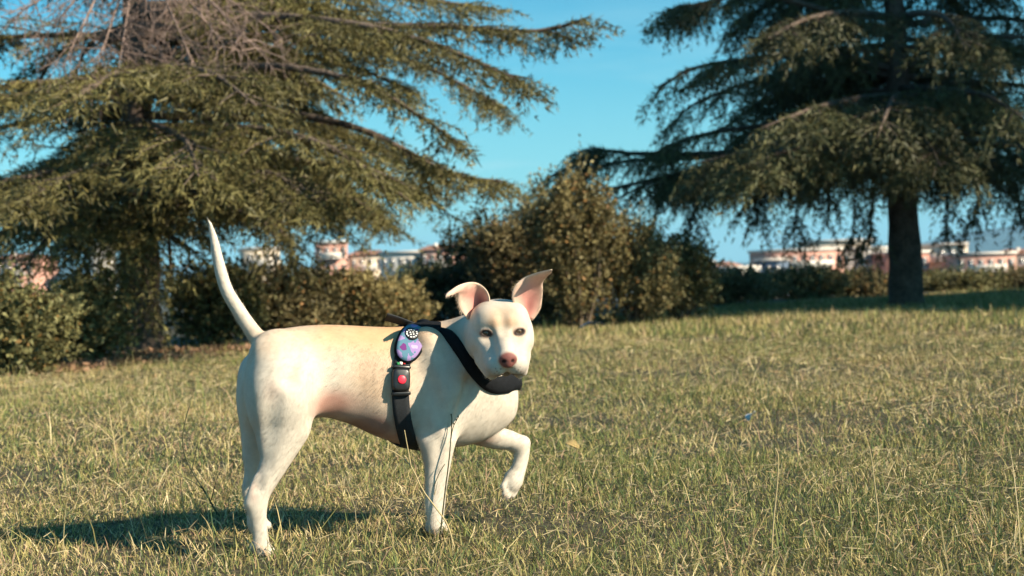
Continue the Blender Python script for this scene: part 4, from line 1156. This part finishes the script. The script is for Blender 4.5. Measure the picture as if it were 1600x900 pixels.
spec = [ # px, depth, top row, width px, tone, leaf, n, upright, label
    (15, 10.9, 440, 170, OLIV, .045, 19000, .1, "olive shrub at the far left under the left cedar"),
    (118, 12.2, 448, 110, OLIV, .06, 9000, 0, "dark green shrub left of the left cedar's trunk"),
    (330, 14.6, 415, 130, OLIV, .06, 9000, .1, "olive shrub just right of the left cedar's trunk"),
    (455, 15.4, 418, 210, BROWN, .048, 19000, .1, "broad brown shrub behind the dog's back"),
    (580, 15.8, 432, 150, GOLD, .045, 16000, .2, "golden brown shrub behind the dog's harness"),
    (690, 18.0, 425, 130, DKGR, .06, 10000, 0, "dark green shrub behind the dog's folded ear"),
    (812, 17.4, 325, 120, BROWN, .050, 20000, .3, "tall russet leafy tree-like shrub rising behind the dog's head"),
    (905, 16.2, 285, 130, GOLD, .048, 26000, .6, "tall golden shrub with upright shoots right of the dog's head"),
    (990, 16.6, 325, 115, GOLD, .048, 20000, .7, "golden upright shrub left of the gap under the right cedar"),
    (765, 19.2, 345, 120, DKGR, .055, 14000, .3, "dark shrub filling the gap left of the tall russet shrub"),
    (860, 18.6, 300, 130, OLIV, .050, 18000, .4, "olive shrub between the tall russet and the tall golden shrub"),
    (1055, 17.0, 365, 110, OLIV, .050, 16000, .5, "low olive shrub at the right end of the tall shrubs"),
    (1130, 23.5, 438, 130, BROWN, .07, 9000, .1, "low brown shrub in the gap left of the right cedar"),
    (1250, 26.0, 428, 150, OLIV, .07, 11000, .1, "rounded olive shrub in front of the pink town houses"),
    (1345, 26.5, 440, 110, BROWN, .07, 8000, .1, "low brown shrub just left of the right cedar's trunk"),
    (1490, 28.0, 440, 130, OLIV, .07, 9000, .1, "low olive shrub right of the right cedar's trunk"),
    (1590, 28.5, 440, 120, BROWN, .07, 8000, .1, "low brown shrub at the right edge of the meadow"),
    (1435, 29.0, 448, 90, BROWN, .07, 5000, .1, "small brown shrub behind the right cedar's trunk")]
for k, (px, d, top, wpx, tone, leaf, n, up, lb) in enumerate(spec):
    b = at_ground(px, d); h = hgt(px, top, d, b); w = wpx * d / FPX * 1.15
    shrub("shrub", lb, b, w, h, max(.7, w * .7), 100 + k, n, leaf, tone, "shrubs along the meadow's edge", lobes=12 + int(h * 8), upright=up)
# leaf litter under the left cedar
rg = np.random.default_rng(3); n = 5200
x = rg.uniform(-6.4, -2.2, n); y = LINE(x) + rg.normal(.25, .42, n); P = np.stack([x, y, ground_z(x, y) + rg.uniform(.004, .05, n)], -1)
d = nrm(rg.normal(0, 1, (n, 3)) * [1, 1, .3]); s = nrm(np.cross(d, rg.normal(0, 1, (n, 3)))); l = rg.uniform(.03, .08, (n, 1))
lt = MB(); lt.add(np.stack([P, P + d * l * .5 - s * l * .3, P + d * l, P + d * l * .5 + s * l * .3], 1).reshape(-1, 3), np.arange(n * 4).reshape(-1, 4))
lt.C[-1] = np.repeat(np.array([.26, .155, .095]) * rg.uniform(.6, 1.3, (n, 1)), 4, 0)
tag(link("leaf_litter", lt.mesh("leaf_litter"), None, M_leaf), "reddish fallen leaves on the ground under the left cedar", "leaves", kind="stuff")

# ================================================================== the town
def bmat(name, c): return mat(name, c, rough=.9, noise=[(.35, .08), (1.6, .06)])
WALLS = {'pink': bmat("pink_render", (.50, .27, .21)), 'cream': bmat("cream_render", (.58, .48, .37)), 'white': bmat("white_render", (.68, .62, .55)),
         'brick': bmat("brick_render", (.36, .17, .13)), 'blue': bmat("painted_shade_blue", (.10, .14, .20))}  # dark blue wall colour stands in for a wall in shade
M_roof = bmat("tile_roof", (.30, .15, .10)); M_pane = mat("window_glass", (.05, .06, .075), rough=.15, spec=.6); M_frame = bmat("pale_trim", (.62, .56, .50))
WIN = {}
def house(label, px, top, wpx, d, wall, storeys, cols, roof='flat', depth=10., yaw=0., base_py=470):
    c = D(px, top, d); b = D(px, base_py, d); w = wpx * d / FPX; zt = c[2]; zb = min(b[2], ground_z(c[0], c[1])); zb = max(zb, zt - 26)
    zb = ground_z(c[0], c[1]) - .2
    root = empty("house", (c[0], c[1], zb)); root.rotation_euler.z = yaw
    root.matrix_world = Matrix.Translation((c[0], c[1], zb)) @ Matrix.Rotation(yaw, 4, 'Z')
    hh = zt - zb; M4 = root.matrix_world
    def part(name, mb, mt, parent=None):
        o = bpy.data.objects.new(name, mb.mesh(name)); COL.objects.link(o); o.data.materials.append(mt); o.parent = parent or root; return o
    mb = MB(); mb.box((-w / 2, 0, 0), (w / 2, depth, hh)); part("wall", mb, WALLS[wall])
    mb = MB()
    if roof == 'flat':
        mb.box((-w / 2 - .25, -.25, hh), (w / 2 + .25, depth + .25, hh + .45)); part("roof", mb, M_frame)
    else:
        r = .9; V = [(-w/2-.4, -.4, hh), (w/2+.4, -.4, hh), (w/2+.4, depth+.4, hh), (-w/2-.4, depth+.4, hh), (-w/2+1.2, depth/2, hh+r), (w/2-1.2, depth/2, hh+r)]
        mb.add(V, [(0, 1, 5, 4), (2, 3, 4, 5)], ); mb.add(V, [(1, 2, 5), (3, 0, 4)]); mb.add(V[:4], [(3, 2, 1, 0)]); rf = part("roof", mb, M_roof)
        mb = MB(); mb.box((-w*.2, depth*.3, hh + .1), (-w*.2 + .6, depth*.3 + .6, hh + r + .25)); part("chimney", mb, WALLS['white'], rf)
    fh = 3.1; cw = w / cols; ww, wh = min(1.5, cw * .5), 1.6
    if 'me' not in WIN:
        mb = MB(); mb.box((-.5, -.05, -.5), (.5, .02, .5)); WIN['me'] = mb.mesh("window"); WIN['me'].materials.append(M_pane)
        mb = MB(); mb.box((-.62, -.12, -.60), (.62, -.045, -.5)); mb.box((-.62, -.10, .5), (.62, -.045, .58)); mb.box((-.04, -.08, -.5), (.04, -.045, .5)); WIN['fr'] = mb.mesh("window_frame"); WIN['fr'].materials.append(M_frame)
    for s in range(storeys):
        for q in range(cols):
            z = hh - .9 - wh / 2 - s * fh
            if z < 1: continue
            wo = bpy.data.objects.new("window", WIN['me']); COL.objects.link(wo); wo.parent = root
            wo.location = (-w / 2 + cw * (q + .5), 0, z); wo.scale = (ww, 1, wh)
            fo = bpy.data.objects.new("window_frame", WIN['fr']); COL.objects.link(fo); fo.parent = wo
        if storeys > 1 and wall in ('pink', 'cream') and s % 2 == 0:
            z = hh - .9 - wh - s * fh; mb = MB(); mb.box((-w * .32, -1.1, z - .25), (w * .32, 0, z - .05)); mb.box((-w * .32, -1.1, z - .05), (w * .32, -1.02, z + .85)); part("balcony", mb, M_frame)
    tag(root, label, "house", "houses of the town beyond the meadow")
T = [("red brick block half hidden behind the right cedar's trunk", 1420, 396, 70, 245, 'brick', 3, 4, 'flat'),
     ("long pink apartment block left of the right cedar's trunk", 1262, 392, 120, 240, 'pink', 3, 8, 'flat'),
     ("white block between the pink apartment block and the right cedar", 1348, 390, 76, 250, 'white', 3, 4, 'flat'),
     ("tall cream block on top of the rise behind the long pink block", 1305, 378, 110, 275, 'cream', 3, 5, 'flat'),
     ("cream block just right of the right cedar's trunk", 1470, 384, 80, 250, 'cream', 3, 5, 'flat'),
     ("salmon pink house with white windows near the right edge", 1540, 398, 92, 235, 'pink', 2, 6, 'flat'),
     ("low cream house at the right edge of the picture", 1612, 396, 80, 245, 'cream', 2, 5, 'hip'),
     ("block left of the pink block, its shade painted on as dark blue", 1200, 408, 42, 230, 'blue', 2, 3, 'flat'),
     ("small pink house in the gap under the right cedar", 1118, 418, 56, 215, 'pink', 2, 4, 'hip'),
     ("white house beside the small pink house", 1160, 420, 56, 210, 'white', 2, 3, 'flat'),
     ("pink house with red roof seen over the dog's back", 517, 380, 50, 250, 'pink', 3, 4, 'flat'),
     ("white block in the gap left of the dog's folded ear", 632, 396, 80, 240, 'white', 3, 6, 'flat'),
     ("pink block with tiled roof close to the dog's folded ear", 688, 390, 66, 230, 'pink', 3, 5, 'hip'),
     ("cream house nearest to the tall russet shrub", 742, 386, 64, 260, 'cream', 3, 5, 'flat'),
     ("cream house seen right of the dog's tail", 410, 390, 54, 250, 'cream', 3, 4, 'flat'),
     ("white house glimpsed through the boughs left of the left cedar's trunk", 160, 384, 34, 240, 'white', 3, 3, 'flat'),
     ("pink house at the left edge glimpsed below the boughs", 20, 404, 70, 240, 'pink', 3, 4, 'hip'),
     ("small cream house between the pink house and the white block", 572, 398, 56, 255, 'cream', 3, 4, 'hip')]
rg = np.random.default_rng(5)
for k, a in enumerate(T): house(*a, yaw=float(rg.uniform(-.35, .35)))
# dark roadside trees in the town
for k, (px, top, wpx, d) in enumerate(((1150, 410, 26, 190), (1125, 414, 22, 192), (1172, 416, 20, 188), (1478, 402, 30, 200), (1395, 430, 40, 190), (735, 385, 40, 200), (762, 380, 34, 190), (610, 425, 60, 180), (1310, 432, 50, 180), (550, 420, 46, 185))):
    b = at_ground(px, d); h = hgt(px, top, d, b); w = wpx * d / FPX * 1.2
    lb = ["round tree topmost in the gap under the right cedar", "round tree left of the topmost tree under the right cedar", "round tree right of the topmost tree under the right cedar",
          "dark tree in front of the cream block right of the right cedar", "low tree behind the right cedar's trunk", "dark tree beside the cream house near the tall russet shrub",
          "tree half hidden behind the tall russet shrub", "wide tree below the small cream house", "tree below the long pink block", "tree below the pink house with red roof"][k]
    shrub("town_tree", lb, b, w, h, w, 300 + k, 3000, .55, DKGR, "trees in the town", "tree", lobes=14)

# ================================================================== mountains
def ridge(name, y, x0, x1, fn, label, c):
    xs = np.linspace(x0, x1, 90); rows = []
    for t, s in ((0, 0.0), (.25, .45), (.6, .85), (1, 1.0)):
        rows.append(np.stack([xs, np.full_like(xs, y + t * 1400), -15 + s * fn(xs) * (1 + .03 * np.sin(xs * .01 + t * 7))], -1))
    V = np.concatenate(rows); i = np.arange(3)[:, None] * 90; j = np.arange(89)[None]
    o = link(name, mesh_np(name, V, np.stack([i + j, i + j + 1, i + 90 + j + 1, i + 90 + j], -1).reshape(-1, 4), None, True), None, mat(name + "_forest", c, rough=1, noise=[(.004, .35), (.02, .25)]))
    tag(o, label, kind="structure")
yb = 5200.
def mh(x):
    px = 800 + x / (yb + 1400) * FPX
    py = np.interp(px, [-3000, 0, 900, 1250, 1400, 1480, 1540, 1600, 1750, 2100, 3200], [410, 415, 415, 408, 392, 370, 356, 350, 352, 372, 400])
    base = 430 - (px - 800) * math.tan(ROLL)
    return (base - py) * (yb + 1400) / FPX + 15
ridge("hills", yb, -9000, 9000, mh, "wooded mountains beyond the town", (.045, .055, .045))
# ================================================================== weeds, leaves and scraps in the grass
M_straw = mat("dry_straw", (.42, .33, .17), rough=.8); M_wdark = mat("dark_weed", (.055, .060, .030), rough=.8)
def weed(label, stems, mt, base_px, name="weed_stalk", seeds=None):
    b = G(*base_px); b[2] = ground_z(b[0], b[1]); root = empty(name, b); d = b[1]
    for k, (pts, r0, r1) in enumerate(stems):
        P = [D(x, y, (b - CAM) @ FWD + dd) for x, y, dd in pts]
        if k == 0: P[0] = b - np.array([0, 0, .01])
        V, Q, T = tube(catmull(P, 16), np.linspace(r0, r1, 16) * 1.5, 5)
        link("stem", mesh_np("stem", V, [Q, T], None, True), root, mt)
    for x, y, dd, r in (seeds or []):
        V, Q = uv_sphere(D(x, y, (b - CAM) @ FWD + dd), (r, r, r * 1.7), 8, 6)
        link("seed_head", mesh_np("seed_head", V, Q, None, True), root, mt)
    tag(root, label, "weed", "tall weeds standing out of the grass")
weed("thin dark weed with small seed heads in front of the dog's standing front leg", [([(686, 838, 0), (694, 780, 0), (702, 715, 0), (706, 660, .01), (705, 648, .01)], .0014, .0007),
      ([(704, 690, 0), (708, 668, 0), (716, 652, 0)], .0008, .0005), ([(678, 760, 0), (686, 740, 0), (695, 725, 0)], .0008, .0006)], M_wdark, (686, 846), seeds=[(705, 648, .01, .0016), (716, 651, 0, .0018), (713, 656, 0, .0017), (709, 662, 0, .0016)])
weed("bent pale straw crossing the dog's standing front leg", [([(712, 858, 0), (700, 822, 0), (682, 795, 0), (660, 765, 0), (642, 728, .02), (618, 708, .03), (600, 700, .03)], .0015, .0007),
      ([(642, 728, .02), (637, 700, .02), (632, 672, .02)], .0010, .0006)], M_straw, (712, 860))
weed("dark branching weed stalk left of the dog's hind legs", [([(345, 800, 0), (318, 765, 0), (294, 725, 0), (285, 690, 0), (290, 655, 0), (297, 632, 0)], .0018, .0008),
      ([(318, 765, 0), (300, 752, 0), (272, 740, 0)], .0010, .0006), ([(300, 735, 0), (306, 705, 0), (310, 690, 0)], .0010, .0006), ([(330, 782, 0), (338, 750, 0), (346, 735, 0)], .0010, .0005)], M_wdark, (345, 806))
weed("pale forked weed stalk at the left in the middle of the meadow", [([(182, 720, 0), (178, 690, 0), (172, 655, 0), (170, 635, 0)], .0020, .0010), ([(178, 690, 0), (160, 672, 0), (138, 655, 0)], .0014, .0008), ([(176, 672, 0), (186, 650, 0), (196, 627, 0)], .0014, .0008)], M_straw, (182, 722))
weed("leaning pale weed stalk far out in the meadow at the right", [([(1515, 592, 0), (1503, 575, 0), (1490, 560, 0), (1478, 547, 0)], .0030, .0015), ([(1500, 572, 0), (1506, 556, 0), (1509, 545, 0)], .0022, .0012)], M_straw, (1515, 594))
weed("pale upright straw with a curved tip, nearest at the right of the meadow", [([(1205, 870, 0), (1208, 820, 0), (1214, 760, 0), (1216, 715, 0), (1211, 700, 0)], .0015, .0008)], M_straw, (1205, 872))
weed("kinked dry straw left of the yellow leaf", [([(1360, 872, 0), (1372, 815, 0), (1368, 770, 0), (1362, 720, 0), (1358, 698, 0)], .0015, .0008)], M_straw, (1360, 874))
def leaf(name, label, px, py, z, ln, wd, az, tilt, roll, c, cat):
    p = G(px, py); p = np.array([p[0], p[1], ground_z(p[0], p[1]) + z])
    d = np.array([math.cos(az) * math.cos(tilt), math.sin(az) * math.cos(tilt), math.sin(tilt)]); s = nrm(np.cross(d, ZX)); n = np.cross(s, d)
    s2 = s * math.cos(roll) + n * math.sin(roll); n2 = np.cross(s2, d); V = []; k = 9
    for t in np.linspace(0, 1, k):
        w = wd * (math.sin(math.pi * min(1, t * .92 + .05)) ** .8) * .5; cpt = p + d * ln * t + n2 * ln * .12 * math.sin(t * 3)
        V += [cpt - s2 * w + n2 * w * .5, cpt, cpt + s2 * w + n2 * w * .4]
    V = np.array(V); V = np.concatenate([V, V - n2 * .0012]); m_ = k * 3
    i = np.arange(k - 1)[:, None] * 3; j = np.arange(2)[None]; q = np.stack([i + j, i + j + 1, i + j + 4, i + j + 3], -1).reshape(-1, 4)
    o = link(name, mesh_np(name, V, np.concatenate([q, q[:, ::-1] + m_]), None, True), None, mat(name + "_skin", c, rough=.7, noise=(60, .2)))
    tag(o, label, cat)
leaf("fallen_leaf", "curled yellow leaf standing upright in the near grass at the right", 1256, 862, .004, .050, .020, .4, 1.35, .3, (.50, .40, .16), "leaf")
leaf("fallen_leaf", "flat dry tan leaf lying in the grass right of the lifted paw", 905, 705, .02, .055, .032, 2.6, .3, .5, (.42, .29, .12), "leaf")
leaf("litter_scrap", "pale bluish scrap of litter lying in the middle of the meadow", 1170, 652, .01, .075, .045, 1.0, .35, .5, (.50, .50, .48), "litter")
leaf("litter_scrap", "blue scrap lying in the shade before the tall golden shrub", 905, 514, .03, .32, .14, 0.1, .02, .1, (.06, .16, .34), "litter")

# ================================================================== haze
hm = bpy.data.materials.new("haze_air"); hm.use_nodes = True; N, L = hm.node_tree.nodes, hm.node_tree.links
N.remove(N['Principled BSDF']); pv = N.new('ShaderNodeVolumePrincipled'); pv.inputs['Color'].default_value = (.34, .70, 1.0, 1); pv.inputs['Density'].default_value = 1.0e-4; pv.inputs['Anisotropy'].default_value = 0.0
L.new(pv.outputs[0], N['Material Output'].inputs['Volume'])
hb_ = MB(); hb_.box((-12500, -7500, -17), (12500, 12500, 330)); tag(link("haze", hb_.mesh("haze"), None, hm), "thin blue haze over the far town and mountains", "haze", kind="stuff")
